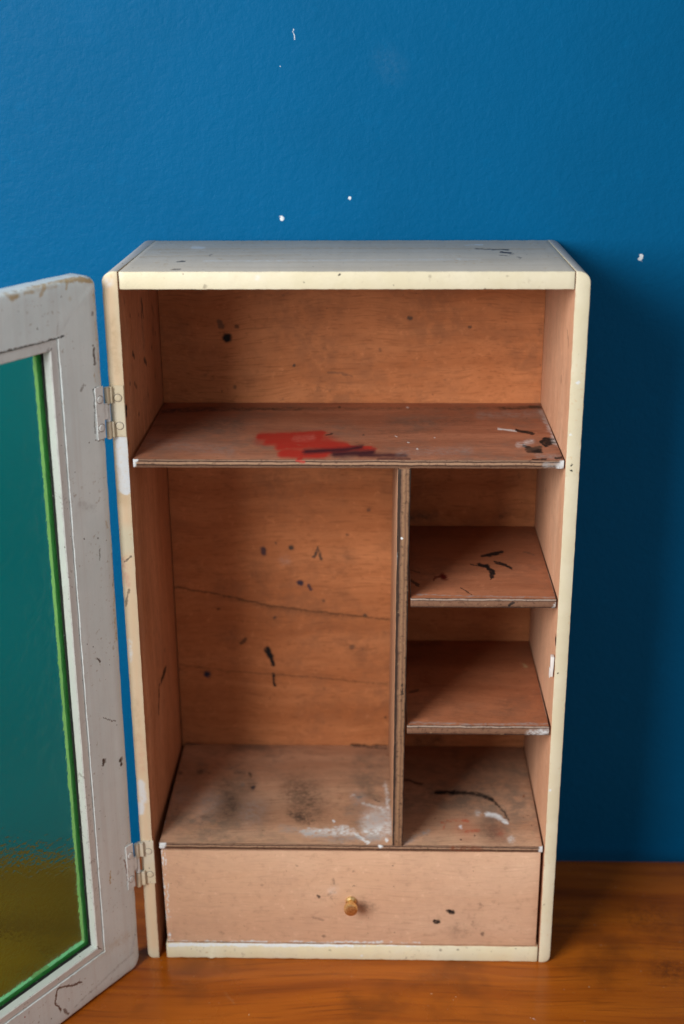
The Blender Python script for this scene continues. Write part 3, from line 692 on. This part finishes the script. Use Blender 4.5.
def paint(name, base, alt, keys=(), streak=None, streak_col=(0.42, 0.34, 0.25), streak_amt=0.0, chips=0.0,
          chip_col=(0.50, 0.36, 0.19), rough=0.5, wobble=0.0022, bump=0.00035, squash=(1, 1, 1)):
    M = Mat(name)
    a = M.noise(M.co, 17.0, 4.0, 0.6)
    col = M.mix(M.range(a, 0.36, 0.66), base, alt)
    b = M.noise(M.co, 130.0, 4.0, 0.65)
    col = M.mix(M.range(b, 0.52, 0.76, 0.0, 0.22), col, tuple(x * 0.78 for x in alt))
    brush = b
    if streak:
        s = [95.0] * 3; s['xyz'.index(streak)] = 3.2
        st = M.noise(M.vec('MULTIPLY', M.co, s), 1.0, 5.0, 0.65)
        brush = st
        col = M.mix(M.range(st, 0.44, 0.70, 0.0, streak_amt), col, streak_col)
        col = M.mix(M.range(st, 0.40, 0.25, 0.0, streak_amt * 0.6), col, tuple(min(1, x * 1.12) for x in base))
    if chips:
        # rubbed arrises
        bv = M.n.new('ShaderNodeBevel'); bv.samples = 4; bv.inputs['Radius'].default_value = 0.0022
        ge = M.n.new('ShaderNodeNewGeometry')
        dp = M.n.new('ShaderNodeVectorMath'); dp.operation = 'DOT_PRODUCT'
        M.l.new(bv.outputs[0], dp.inputs[0]); M.l.new(ge.outputs['True Normal'], dp.inputs[1])
        en = M.noise(M.co, 75.0, 5.0, 0.7)
        wear = M.math('MULTIPLY', M.range(dp.outputs['Value'], 0.985, 0.86), M.range(en, 0.46, 0.60))
        col = M.mix(M.math('MULTIPLY', wear, min(1.0, chips * 1.3)), col, tuple(x * 0.75 for x in chip_col))
        c = M.noise(M.co, 210.0, 3.0, 0.6)
        c2 = M.noise(M.co, 24.0, 3.0, 0.6)
        k = M.math('MULTIPLY', M.range(c, 0.60, 0.64), M.range(c2, 0.46, 0.60))
        col = M.mix(M.math('MULTIPLY', k, chips), col, chip_col)
        dots = M.noise(M.co, 330.0, 1.0, 0.4)
        col = M.mix(M.range(dots, 0.76, 0.79, 0.0, 0.8), col, (0.06, 0.05, 0.045))
    col = M.stains(col, keys, squash, wobble, 300.0)
    M.bump(M.math('ADD', M.math('MULTIPLY', brush, 0.7), M.math('MULTIPLY', b, 0.5)), bump, 0.6)
    return M.done(col, rough, 0.4)


def ply_edge(name, axis, lo, hi, keys_pts=(), skew=0.0, gold=False, plain=False):
    """three plies showing on a sawn edge"""
    M = Mat(name)
    o = M.sep(M.co)
    v = o['XYZ'.index(axis.upper())]
    if skew:
        v = M.math('MULTIPLY_ADD', o[2], -skew)
        M.l.new(o['XYZ'.index(axis.upper())], v.node.inputs[2])
    wob = M.noise(M.co, 60.0, 3.0, 0.6)
    v = M.math('ADD', v, M.math('MULTIPLY', M.math('SUBTRACT', wob, 0.5), (hi - lo) * 0.22))
    t = M.n.new('ShaderNodeMapRange')
    M.l.new(v, t.inputs[0]); t.inputs[1].default_value = lo; t.inputs[2].default_value = hi
    dk, md, lt = (0.055, 0.026, 0.017), (0.17, 0.085, 0.05), (0.36, 0.215, 0.135)
    if gold:
        dk, md, lt = (0.035, 0.02, 0.014), (0.185, 0.098, 0.060), (0.31, 0.175, 0.095)
        stops = [(0.0, dk), (0.12, dk), (0.22, md), (0.40, lt), (0.60, md), (0.72, lt), (0.82, md), (0.88, dk), (1.0, dk)]
    elif plain:
        stops = [(0.0, dk), (0.10, dk), (0.18, md), (0.45, (0.22, 0.115, 0.07)), (0.70, (0.20, 0.10, 0.06)), (0.78, dk), (0.84, (0.36, 0.27, 0.22)), (0.93, (0.34, 0.25, 0.20)), (1.0, dk)]
    else:
        stops = [(0.0, md), (0.22, md), (0.28, dk), (0.38, dk), (0.46, lt), (0.66, lt), (0.72, dk), (0.80, dk), (0.90, (0.30, 0.18, 0.12)), (1.0, md)]
    col = M.ramp(t.outputs[0], stops)
    sp = M.noise(M.co, 300.0, 4.0, 0.7)
    col = M.mix(M.range(sp, 0.52, 0.68, 0.0, 0.6), col, dk)
    col = M.mix(M.range(sp, 0.40, 0.28, 0.0, 0.35), col, (0.45, 0.30, 0.17))
    if keys_pts:
        STAINS['_edge_' + name] = keys_pts
        col = M.stains(col, ['_edge_' + name], (1, 1, 1), 0.0018, 260.0)
    M.bump(sp, 0.0004, 0.5)
    return M.done(col, 0.7, 0.3)


# ---------------------------------------------------------------- mesh building
def link(name, bm, mats, parent=None, bevel=0.0, segs=2, angle=50, smooth=True, pick=None):
    bmesh.ops.remove_doubles(bm, verts=bm.verts, dist=1e-6)
    bmesh.ops.recalc_face_normals(bm, faces=bm.faces)
    if pick:
        bm.normal_update()
        for f in bm.faces:
            f.material_index = pick(f.normal, f.calc_center_median())
    if bevel:
        ed = [e for e in bm.edges if len(e.link_faces) == 2 and e.calc_face_angle(0) > math.radians(angle)]
        bmesh.ops.bevel(bm, geom=ed, offset=bevel, segments=segs, affect='EDGES', profile=0.5, clamp_overlap=True)
    me = bpy.data.meshes.new(name)
    bm.to_mesh(me); bm.free()
    for mt in (mats if isinstance(mats, (list, tuple)) else [mats]):
        me.materials.append(mt)
    if smooth:
        for p in me.polygons:
            p.use_smooth = True
        me.set_sharp_from_angle(angle=math.radians(32))
    o = bpy.data.objects.new(name, me)
    COL.objects.link(o)
    if parent:
        o.parent = parent
    return o


def add_prism(bm, front, back, y0, y1):
    """solid between an outline in the xz plane at y0 and one at y1"""
    a = [bm.verts.new((x, y0, z)) for x, z in front]
    b = [bm.verts.new((x, y1, z)) for x, z in back]
    n = len(a)
    bm.faces.new(a); bm.faces.new(b[::-1])
    for i in range(n):
        bm.faces.new((a[i], b[i], b[(i + 1) % n], a[(i + 1) % n]))


def add_box(bm, x0, x1, y0, y1, z0, z1):
    add_prism(bm, [(x0, z0), (x1, z0), (x1, z1), (x0, z1)], [(x0, z0), (x1, z0), (x1, z1), (x0, z1)], y0, y1)


def add_lathe(bm, prof, origin, axis='-y', n=28):
    """prof: (distance along the axis, radius)"""
    rings = []
    ox, oy, oz = origin
    for d, r in prof:
        ring = []
        for i in range(n):
            t = 2 * math.pi * i / n
            u, v = r * math.cos(t), r * math.sin(t)
            if axis == '-y':
                ring.append(bm.verts.new((ox + u, oy - d, oz + v)))
            elif axis == '+y':
                ring.append(bm.verts.new((ox + u, oy + d, oz + v)))
            else:
                ring.append(bm.verts.new((ox + u, oy + v, oz + d)))
        rings.append(ring)
    for a, b in zip(rings, rings[1:]):
        for i in range(n):
            bm.faces.new((a[i], a[(i + 1) % n], b[(i + 1) % n], b[i]))
    bm.faces.new(rings[0][::-1]); bm.faces.new(rings[-1])


def lean_top(bm):
    """the top of the cabinet drops a little towards the wall"""
    for v in bm.verts:
        k = min(max((v.co.z - 0.6) / 0.092, 0), 1)
        v.co.z -= 0.0470 * v.co.y * k


def rough_edges(bm, amount, cell=0.006, scale=140.0):
    """hand-worn arrises: nudge vertices a fraction of a millimetre"""
    from mathutils import noise as mn
    for v in bm.verts:
        p = v.co * scale
        v.co += mn.noise_vector(p) * amount


def cut_long(bm, axis, step):
    """loop cuts across an axis so that edges can wander"""
    vals = [v.co[axis] for v in bm.verts]
    lo, hi = min(vals), max(vals)
    n = int((hi - lo) / step)
    no = Vector((0, 0, 0)); no[axis] = 1
    for i in range(1, n):
        pt = Vector((0, 0, 0)); pt[axis] = lo + (hi - lo) * i / n
        bmesh.ops.bisect_plane(bm, geom=bm.verts[:] + bm.edges[:] + bm.faces[:], plane_co=pt, plane_no=no, dist=1e-6)


# ---------------------------------------------------------------- the setting: wall and tabletop
def wall_material():
    M = Mat('blue wall paint')
    a = M.noise(M.co, 5.0, 3.0, 0.5)
    col = M.mix(M.range(a, 0.35, 0.65), WALL_A, WALL_B)
    b = M.noise(M.co, 60.0, 4.0, 0.6)
    col = M.mix(M.range(b, 0.58, 0.80, 0.0, 0.16), col, (0.0, 0.15, 0.36))
    col = M.stains(col, ['wall'], (1, 1, 1), 0.003, 260.0)
    peel = M.noise(M.co, 170.0, 3.0, 0.55, dist=0.3)
    fine = M.noise(M.co, 45.0, 2.0, 0.5)
    M.bump(M.math('ADD', peel, M.math('MULTIPLY', fine, 0.8)), 0.0013, 0.5)
    return M.done(col, M.range(peel, 0.3, 0.7, 0.48, 0.58), 0.07)


WALL_A, WALL_B = (0.0002, 0.094, 0.232), (0.0002, 0.101, 0.250)
bm = bmesh.new()
add_box(bm, -2.6, 2.6, 0.1965, 0.30, -0.75, 2.3)
wall = link('wall', bm, wall_material(), smooth=False)
wall['kind'] = 'structure'


def table_material():
    M = Mat('varnished orange brown wood')
    co = M.vec('ADD', M.co, (3.1, 0.4, 0.0))
    wav = M.vec('MULTIPLY', M.vec('SUBTRACT', M.noise(co, 3.0, 2.0, 0.5, True), (0.5, 0.5, 0.5)), (0.09, 0.06, 0.0))
    cw = M.vec('ADD', co, wav)
    fig = M.noise(M.vec('MULTIPLY', cw, (1.6, 26.0, 26.0)), 1.0, 6.0, 0.6)
    col = M.ramp(fig, [(0.30, (0.19, 0.041, 0.004)), (0.46, (0.34, 0.082, 0.006)), (0.58, (0.42, 0.110, 0.008)), (0.72, (0.27, 0.061, 0.005))])
    fine = M.noise(M.vec('MULTIPLY', cw, (14.0, 330.0, 330.0)), 1.0, 3.0, 0.55)
    col = M.mix(M.range(fine, 0.50, 0.74, 0.0, 0.5), col, (0.15, 0.034, 0.004))
    blot = M.noise(co, 8.0, 4.0, 0.6)
    col = M.mix(M.range(blot, 0.50, 0.70, 0.0, 0.6), col, (0.11, 0.030, 0.006))
    sp = M.noise(co, 240.0, 2.0, 0.4)
    col = M.mix(M.range(sp, 0.765, 0.795, 0.0, 0.6), col, (0.55, 0.40, 0.26))
    col = M.stains(col, ['table', 'table2'], (1, 1, 1), 0.0016, 220.0)
    M.bump(M.math('ADD', fig, M.math('MULTIPLY', fine, 0.5)), 0.0005, 0.5)
    rg = M.range(M.noise(co, 14.0, 4.0, 0.6), 0.3, 0.7, 0.22, 0.38)
    return M.done(col, rg, 0.24)


bm = bmesh.new()
add_box(bm, -1.5, 1.5, -0.62, 0.1725, -0.034, -0.0020)
table = link('table_top', bm, table_material(), bevel=0.003, segs=3)
table['label'] = 'varnished orange-brown wooden table top under the cabinet'
table['category'] = 'table'

# ---------------------------------------------------------------- the cabinet
cab = bpy.data.objects.new('wall_cabinet', None)
COL.objects.link(cab)
cab['label'] = 'small old cream-edged wooden cabinet with paint-stained shelves and open glass door'
cab['category'] = 'cabinet'

CREAM, CREAM2 = (0.67, 0.61, 0.435), (0.71, 0.655, 0.495)
cream_stile = paint('cream edge paint', CREAM, CREAM2, ['peach', 'stile'], chips=0.5, chip_col=(0.62, 0.43, 0.24), rough=0.42)
cream_top = paint('cream top edge paint', CREAM, CREAM2, ['topfront'], chips=0.3, chip_col=(0.45, 0.38, 0.28), rough=0.42)
cream_bottom = paint('cream bottom edge paint', (0.74, 0.67, 0.46), (0.74, 0.69, 0.52), ['bottom'], chips=0.5, chip_col=(0.42, 0.36, 0.26), rough=0.45)
grey_outer = paint('grey outer paint', (0.60, 0.54, 0.445), (0.64, 0.58, 0.485), ['topboard', 'topboard2', 'topstreak'], streak='x',
                   streak_col=(0.48, 0.41, 0.32), streak_amt=0.4, chips=0.6, rough=0.5, wobble=0.006, squash=(1, 0.13, 0.1))
grey_side = paint('grey side paint', (0.50, 0.48, 0.45), (0.55, 0.53, 0.50), (), streak='y', streak_col=(0.45, 0.38, 0.30), streak_amt=0.4, chips=0.4)

WL, WD = (0.47, 0.235, 0.125), (0.30, 0.125, 0.055)
wood_back = wood('back panel plywood', (0.62, 0.250, 0.105), (0.39, 0.132, 0.048), 'x', ['back', 'back2'], wobble=0.0024, seed=1.0, dirt=0.6, dirt_col=(0.24, 0.10, 0.05))
wood_left = wood('left side wood', (0.62, 0.30, 0.165), (0.42, 0.175, 0.082), 'z', ['left', 'left2'], seed=2.0, dirt=0.2)
wood_right = wood('right side wood', (0.68, 0.40, 0.26), (0.53, 0.27, 0.16), 'z', ['right'], seed=3.0, dirt=0.25, dirt_col=(0.3, 0.2, 0.14), contrast=0.7)
wood_shelf = wood('upper shelf wood', (0.49, 0.218, 0.128), (0.28, 0.106, 0.060), 'x', ['shelf'], (1, 0.32, 0.1), dirt=0.75, dirt_col=(0.20, 0.125, 0.095), seed=4.0, rough=0.5)
wood_small = wood('upper small shelf wood', (0.48, 0.195, 0.103), (0.28, 0.098, 0.047), 'x', ['shelf2'], (1, 0.40, 0.1), dirt=0.5, dirt_col=(0.17, 0.085, 0.055), seed=5.0, rough=0.5, contrast=0.7)
wood_small2 = wood('lower small shelf wood', (0.50, 0.197, 0.098), (0.29, 0.098, 0.045), 'x', ['shelf3'], (1, 0.45, 0.1), dirt=0.5, dirt_col=(0.17, 0.085, 0.055), seed=6.0, rough=0.45, contrast=0.7)
wood_floor = wood('compartment floor wood', (0.60, 0.37, 0.24), (0.42, 0.225, 0.135), 'x', ['floor', 'floor2', 'floor3'], (1, 0.52, 1), dirt=0.9, dirt_col=(0.215, 0.155, 0.115), seed=7.0)
wood_divider = wood('divider wood', (0.56, 0.31, 0.195), (0.40, 0.195, 0.11), 'z', (), seed=8.0, dirt=0.25)
wood_drawer = wood('drawer front wood', (0.73, 0.485, 0.335), (0.61, 0.365, 0.235), 'x', ['drawer', 'drawer2'], seed=9.0, dirt=0.3, dirt_col=(0.44, 0.27, 0.19), contrast=0.5, rough=0.55)


def arc(cx, cz, r, a0, a1, n=6):
    return [(cx + r * math.cos(math.radians(a0 + (a1 - a0) * i / n)), cz + r * math.sin(math.radians(a0 + (a1 - a0) * i / n))) for i in range(n + 1)]


def side_panel(sign, inner_front, inner_back, wood_mat):
    """outline in xz with the outer corners rounded; the inner face narrows towards the front"""
    H = 0.692
    if sign < 0:
        ot, ob, ib = -0.2023, -0.2030, inner_front - 0.0024
        rt_, rb_ = 0.0095, 0.006
        def outline(it, ib_):
            return ([(ib_, -0.0018)] + arc(ob + rb_, rb_ - 0.0018, rb_, 270, 180) + arc(ot + rt_, H - rt_, rt_, 180, 90) + [(it, H)])
        front, back = outline(inner_front, ib), outline(inner_back, inner_back - 0.001)
    else:
        ot, ob = 0.2000, 0.1995
        rt_, rb_ = 0.0105, 0.007
        def outline(it, ib_):
            return ([(it, H)] + arc(ot - rt_, H - rt_, rt_, 90, 0) + arc(ob - rb_, rb_ - 0.0018, rb_, 0, -90) + [(ib_, -0.0018)])
        front, back = outline(inner_front, inner_front + 0.0008), outline(inner_back, inner_back)
    bm = bmesh.new()
    add_prism(bm, front, back, 0.0, 0.194)
    cut_long(bm, 2, 0.005)
    lean_top(bm)
    def pick(nv, c):
        if nv.y < -0.6:
            return 0
        return 2 if nv.x * sign < -0.6 else 1
    bmesh.ops.remove_doubles(bm, verts=bm.verts, dist=1e-6)
    rough_edges(bm, 0.00026, scale=240.0)
    return link('side_panel', bm, [cream_stile, grey_side, wood_mat], cab, bevel=0.0007, segs=2, pick=pick)


side_panel(-1, -0.1893, -0.1870, wood_left)
side_panel(1, 0.1878, 0.1866, wood_right)

# top board with its cream front edge
bm = bmesh.new()
add_box(bm, -0.1882, 0.1869, 0.0004, 0.194, 0.6768, 0.6916)
cut_long(bm, 0, 0.005)
lean_top(bm)
rough_edges(bm, 0.00026, scale=260.0)
link('top_board', bm, [cream_top, grey_outer, wood_back], cab, bevel=0.0006, segs=2,
     pick=lambda n, c: 0 if n.y < -0.6 else (2 if n.z < -0.6 else 1))

# bottom board
bm = bmesh.new()
add_box(bm, -0.1842, 0.1870, 0.0006, 0.188, -0.0017, 0.0160)
cut_long(bm, 0, 0.005)
rough_edges(bm, 0.00050, scale=210.0)
link('bottom_board', bm, [cream_bottom, wood_floor], cab, bevel=0.0010, segs=2, pick=lambda n, c: 0 if n.y < -0.6 else 1)

# back panel
bm = bmesh.new()
add_box(bm, -0.1868, 0.1864, 0.1880, 0.1935, 0.0158, 0.6660)
link('back_panel', bm, wood_back, cab)


def shelf(name, x0, x1, z0, z1, top_mat, y0=0.0022, marks=(), drop=0.0):
    bm = bmesh.new()
    add_prism(bm, [(x0, z0), (x1, z0), (x1, z1), (x0, z1)], [(x0, z0 - drop), (x1, z0 - drop), (x1, z1 - drop), (x0, z1 - drop)], y0, 0.1876)
    cut_long(bm, 0, 0.006)
    rough_edges(bm, 0.00025, scale=150.0)
    edge = ply_edge(name + ' plywood edge', 'z', z0, z1, list(marks), plain=drop > 0 and x0 > 0)
    return link(name, bm, [edge, top_mat], cab, bevel=0.0007, segs=2, pick=lambda n, c: 0 if n.y < -0.6 else 1)


shelf('shelf', -0.1866, 0.1866, 0.5199, 0.5276, wood_shelf, drop=0.0042, marks=[
    ([(-0.1862, 0.002, 0.522), (-0.1862, 0.002, 0.527)], 0.0022, 'white', 1.0, 0.5),
    ([(-0.1862, 0.002, 0.5265), (-0.183, 0.002, 0.527)], 0.0014, 'white', 1.0, 0.5),
    ([(0.183, 0.002, 0.522), (0.1866, 0.002, 0.526)], 0.003, 'white', 0.9, 0.7),
    ([(0.170, 0.002, 0.5235), (0.182, 0.002, 0.5235)], 0.002, 'grey', 0.7, 0.9),
    ([(-0.044, 0.002, 0.5275), (-0.038, 0.002, 0.526)], 0.0014, 'red', 0.8, 0.7)])
shelf('shelf', 0.0560, 0.1866, 0.3872, 0.3963, wood_small, drop=0.0038, marks=[
    ([(0.148, 0.002, 0.3925), (0.145, 0.002, 0.390)], 0.0013, 'black', 0.9, 0.4),
    ([(0.1845, 0.002, 0.388), (0.1862, 0.002, 0.392)], 0.0013, 'white', 0.8, 0.8)])
shelf('shelf', 0.0541, 0.1866, 0.2565, 0.2660, wood_small2, drop=0.0040, marks=[
    ([(0.168, 0.002, 0.258), (0.186, 0.002, 0.261)], 0.0028, 'white', 0.8, 0.9),
    ([(0.1460, 0.002, 0.2575)], 0.0012, 'black', 0.9, 0.4)])
shelf('compartment_floor', -0.1852, 0.1866, 0.1268, 0.1334, wood_floor, marks=[
    ([(-0.1835, 0.002, 0.128), (-0.1815, 0.002, 0.134)], 0.0030, 'white', 1.0, 0.5),
    ([(0.1850, 0.002, 0.128), (0.1856, 0.002, 0.133)], 0.0024, 'white', 0.9, 0.5),
    ([(0.030, 0.002, 0.132)], 0.0020, 'white', 0.9, 0.6),
    ([(0.1, 0.002, 0.130), (0.125, 0.002, 0.130)], 0.003, 'rust', 0.6, 0.9)])

# divider: leans slightly, foot to the left
bm = bmesh.new()
add_prism(bm, [(0.0415, 0.1336), (0.0512, 0.1336), (0.0550, 0.5197), (0.0436, 0.5197)],
          [(0.0388, 0.1336), (0.0500, 0.1336), (0.0520, 0.5197), (0.0420, 0.5197)], 0.0008, 0.1876)
cut_long(bm, 2, 0.006)
rough_edges(bm, 0.0003, scale=150.0)
edge = ply_edge('divider plywood edge', 'x', 0.0406, 0.0512, [
    ([(0.0475, 0.001, 0.455)], 0.0012, 'white', 0.9, 0.5), ([(0.0425, 0.001, 0.43), (0.0425, 0.001, 0.44)], 0.001, 'white', 0.6, 0.8),
    ([(0.0495, 0.001, 0.30), (0.0495, 0.001, 0.31)], 0.001, 'black', 0.7, 0.5)], skew=0.0078, gold=True)
link('divider', bm, [edge, wood_divider], cab, bevel=0.0008, segs=2, pick=lambda n, c: 0 if n.y < -0.6 else 1)

# drawer with its small brass knob
bm = bmesh.new()
add_prism(bm, [(-0.1826, 0.0167), (0.1850, 0.0167), (0.1850, 0.1262), (-0.1838, 0.1248)],
          [(-0.1826, 0.0167), (0.1850, 0.0167), (0.1850, 0.1262), (-0.1838, 0.1248)], 0.0024, 0.0105)
cut_long(bm, 0, 0.008)
rough_edges(bm, 0.00018, scale=150.0)
add_box(bm, -0.1800, -0.1740, 0.0107, 0.180, 0.0170, 0.1150)
add_box(bm, 0.1760, 0.1820, 0.0107, 0.180, 0.0170, 0.1150)
add_box(bm, -0.1738, 0.1758, 0.174, 0.180, 0.0170, 0.1150)
add_box(bm, -0.1738, 0.1758, 0.0107, 0.1738, 0.0175, 0.0215)
drawer = link('drawer', bm, wood_drawer, cab, bevel=0.0006, segs=2)
brass = Mat('worn brass')
bn = brass.noise(brass.co, 500.0, 4.0, 0.6)
brass.bsdf.inputs['Metallic'].default_value = 1.0
brass.bump(bn, 0.0002, 0.5)
brass = brass.done(brass.mix(brass.range(bn, 0.4, 0.65), (0.95, 0.74, 0.38), (0.70, 0.46, 0.18)), 0.38)
bm = bmesh.new()
add_lathe(bm, [(0.0, 0.0052), (0.0012, 0.0056), (0.0022, 0.0050), (0.0030, 0.0034), (0.0062, 0.0030), (0.0085, 0.0036),
               (0.0096, 0.0058), (0.0108, 0.0066), (0.0146, 0.0067), (0.0157, 0.0062), (0.0160, 0.0050), (0.0161, 0.0006)],
          (0.0013, 0.0024, 0.0682))
link('knob', bm, brass, drawer)

# catch plate let into the right side
bm = bmesh.new()
add_box(bm, 0.1846, 0.1872, 0.0008, 0.0075, 0.3185, 0.3385)
add_box(bm, 0.1838, 0.1847, 0.0012, 0.0070, 0.3170, 0.3260)
rough_edges(bm, 0.0007, scale=300)
link('catch_plate', bm, paint('flaking white paint', (0.78, 0.77, 0.74), (0.72, 0.66, 0.64), (), rough=0.5), cab, bevel=0.0004)

# ---------------------------------------------------------------- door, swung out on the left
A_OPEN = 0.9590
DW, DH, DT = 0.396, 0.6925, 0.0208
door_grey = paint('grey door paint', (0.71, 0.79, 0.795), (0.77, 0.84, 0.84), ['door', 'door2', 'door3', 'groove'], streak='z',
                  streak_col=(0.62, 0.61, 0.59), streak_amt=0.35, chips=0.55, chip_col=(0.40, 0.35, 0.29), rough=0.45, wobble=0.003, squash=(1, 0.35, 1))
bead_grey = paint('pale bead paint', (0.74, 0.77, 0.75), (0.70, 0.72, 0.71), ['bead'], chips=0.5, chip_col=(0.30, 0.28, 0.26), rough=0.42)

rebate_cream = paint('cream rebate paint', (0.58, 0.52, 0.34), (0.50, 0.45, 0.29), (), chips=0.5, chip_col=(0.3, 0.28, 0.2))


def rect_loop(bm, inset, depth, corner, n=5):
    x0, x1, z0, z1 = inset, DW - inset, inset - 0.0006, DH - inset
    r = max(corner - inset, 0.0)
    out = []
    for cx, cz, a0 in ((x1 - r, z0 + r, -90), (x1 - r, z1 - r, 0), (x0 + r, z1 - r, 90), (x0 + r, z0 + r, 180)):
        for i in range(n + 1):
            t = math.radians(a0 + 90 * i / n)
            out.append(bm.verts.new((cx + r * math.cos(t), -depth, cz + r * math.sin(t))))
    return out


def sweep_frame(bm, prof, corner):
    """closed section (inset from the outer edge, depth behind the inner face) carried round the door"""
    loops = [rect_loop(bm, i, d, corner) for i, d in prof]
    n = len(loops[0])
    for a, b in zip(loops, loops[1:] + loops[:1]):
        for i in range(n):
            j = (i + 1) % n
            bm.faces.new((a[i], a[j], b[j], b[i]))
    bmesh.ops.remove_doubles(bm, verts=bm.verts, dist=1e-6)
    bmesh.ops.dissolve_degenerate(bm, edges=bm.edges, dist=1e-6)


door_mat = (Matrix.Translation((-0.2089, -0.0115, 0.0)) @ Matrix.Rotation(0.0059, 4, 'Y') @ Matrix.Rotation(math.pi + A_OPEN, 4, 'Z'))
bm = bmesh.new()
e = 0.0032
sweep_frame(bm, [(e, 0.0), (0.0445, 0.0), (0.0447, 0.0010), (0.0447, 0.0158), (0.0570, 0.0158), (0.0570, DT - 0.001), (0.0562, DT),
                 (e, DT), (0.0009, DT - 0.0009), (0.0, DT - e), (0.0, e), (0.0003, e * 0.6), (0.0009, 0.0009), (e * 0.6, 0.0003)], 0.011)
cut_long(bm, 2, 0.010)
cut_long(bm, 0, 0.010)
rough_edges(bm, 0.00040, scale=150.0)
door = link('door', bm, [door_grey, rebate_cream], cab, pick=lambda n, c: 1 if (c.y < -0.0157 and 0.0564 < min(c.x, DW - c.x, c.z, DH - c.z) < 0.0580) else 0)
door.matrix_local = door_mat

bm = bmesh.new()
sweep_frame(bm, [(0.0456, 0.0012), (0.0532, 0.0005), (0.0540, 0.0012), (0.0542, 0.0086), (0.0456, 0.0086)], 0.0)
cut_long(bm, 2, 0.010)
rough_edges(bm, 0.0002, scale=160.0)
link('glazing_bead', bm, bead_grey, door)

# dark strip added to blacken the shadow gap between bead and glass
pm = Mat('bead gap shade')
pn = pm.noise(pm.co, 220.0, 4.0, 0.6)
pm.bump(pn, 0.0006, 0.6)
pm = pm.done(pm.mix(pm.range(pn, 0.64, 0.70), (0.012, 0.014, 0.013), (0.25, 0.25, 0.24)), 0.8)
bm = bmesh.new()
sweep_frame(bm, [(0.0450, 0.0089), (0.0538, 0.0089), (0.0545, 0.0117), (0.0450, 0.0116)], 0.0)
link('gap_shade_strip', bm, pm, door)

gm = Mat('green patterned glass')
g1 = gm.noise(gm.co, 260.0, 2.0, 0.5)
g2 = gm.noise(gm.co, 90.0, 2.0, 0.5)
gm.bump(gm.math('ADD', g1, gm.math('MULTIPLY', g2, 1.6)), 0.0011, 0.32)
gm.bsdf.inputs['Transmission Weight'].default_value = 1.0
gm.bsdf.inputs['IOR'].default_value = 1.42
gm = gm.done((0.34, 0.86, 0.38), 0.09, 0.3)
gm.node_tree.nodes['Principled BSDF'].inputs['Specular Tint'].default_value = (0.3, 0.3, 0.3, 1)
bm = bmesh.new()
add_box(bm, 0.0470, DW - 0.0470, -0.0152, -0.0120, 0.0482, DH - 0.0470)
link('glass_pane', bm, gm, door, smooth=False)

# ---------------------------------------------------------------- painted-over butt hinges
hinge_cream = paint('cream hinge paint', (0.68, 0.59, 0.41), (0.70, 0.66, 0.54), (), chips=0.45, chip_col=(0.40, 0.28, 0.17), rough=0.4)
hinge_grey = paint('grey hinge paint', (0.72, 0.76, 0.76), (0.78, 0.81, 0.80), (), chips=0.45, chip_col=(0.20, 0.15, 0.11), rough=0.4)

seam_dark = paint('dark seam', (0.16, 0.13, 0.11), (0.30, 0.27, 0.24), ())


def hinge(z0, z1, dz):
    """cabinet leaf on the front edge, door leaf on the door's inner face, knuckle between"""
    bm = bmesh.new()
    def box(x0, x1, y0, y1, a, b, mi, M=None):
        k = bmesh.new()
        add_box(k, x0, x1, y0, y1, a, b)
        bmesh.ops.recalc_face_normals(k, faces=k.faces)
        bmesh.ops.bevel(k, geom=k.edges[:], offset=0.0003, segments=1, affect='EDGES')
        for f in k.faces:
            f.material_index = mi
        if M:
            k.transform(M)
        me = bpy.data.meshes.new('t'); k.to_mesh(me); k.free()
        bm.from_mesh(me); bpy.data.meshes.remove(me)
    box(-0.2010, -0.1900, -0.0011, -0.0002, z0, z1, 0)
    box(0.0006, 0.0100, 0.0002, 0.0012, z0 + dz, z1 + dz, 1, door_mat)
    px = -0.2062 + 0.0045 * z0
    h = (z1 - z0) / 3.0
    for k in range(3):
        before = set(bm.faces)
        add_lathe(bm, [(0.0002, 0.0021), (0.0005, 0.0023), (h - 0.0005, 0.0023), (h - 0.0002, 0.0021)], (px, -0.0058, z0 + k * h), 'z', 14)
        for f in bm.faces:
            if f not in before:
                f.material_index = 0 if k != 1 else 1
        if k != 1:        # straps from the knuckle to its leaf
            box(px + 0.0005, -0.1995, -0.0048, -0.0008, z0 + k * h + 0.0006, z0 + (k + 1) * h - 0.0006, 0)
        else:
            box(-0.0036, 0.0020, -0.0006, 0.0010, z0 + dz + k * h + 0.0006, z0 + dz + (k + 1) * h - 0.0006, 1, door_mat)
    def screw(origin, ax, mt, M=None):
        s = bmesh.new()
        add_lathe(s, [(0.0, 0.0037), (0.00012, 0.0037), (0.00014, 0.0032), (0.0005, 0.0031), (0.0008, 0.0024), (0.0007, 0.0012), (0.0007, 0.0002)], origin, ax, 18)
        for f in s.faces:
            c = f.calc_center_median() - Vector(origin)
            f.material_index = 1 if math.hypot(c.x, c.z) > 0.0033 else 0
        if M:
            s.transform(M)
        link('screw', s, [mt, seam_dark], hg)
    hg = link('hinge', bm, [hinge_cream, hinge_grey], cab)
    for fz in (0.22, 0.76):
        screw((-0.1952, -0.0011, z0 + fz * (z1 - z0)), '-y', hinge_cream)
        screw((0.0053, 0.0012, z0 + dz + fz * (z1 - z0)), '+y', hinge_grey, door_mat)


hinge(0.5490, 0.5950, 0.0030)
hinge(0.0885, 0.1380, 0.0055)
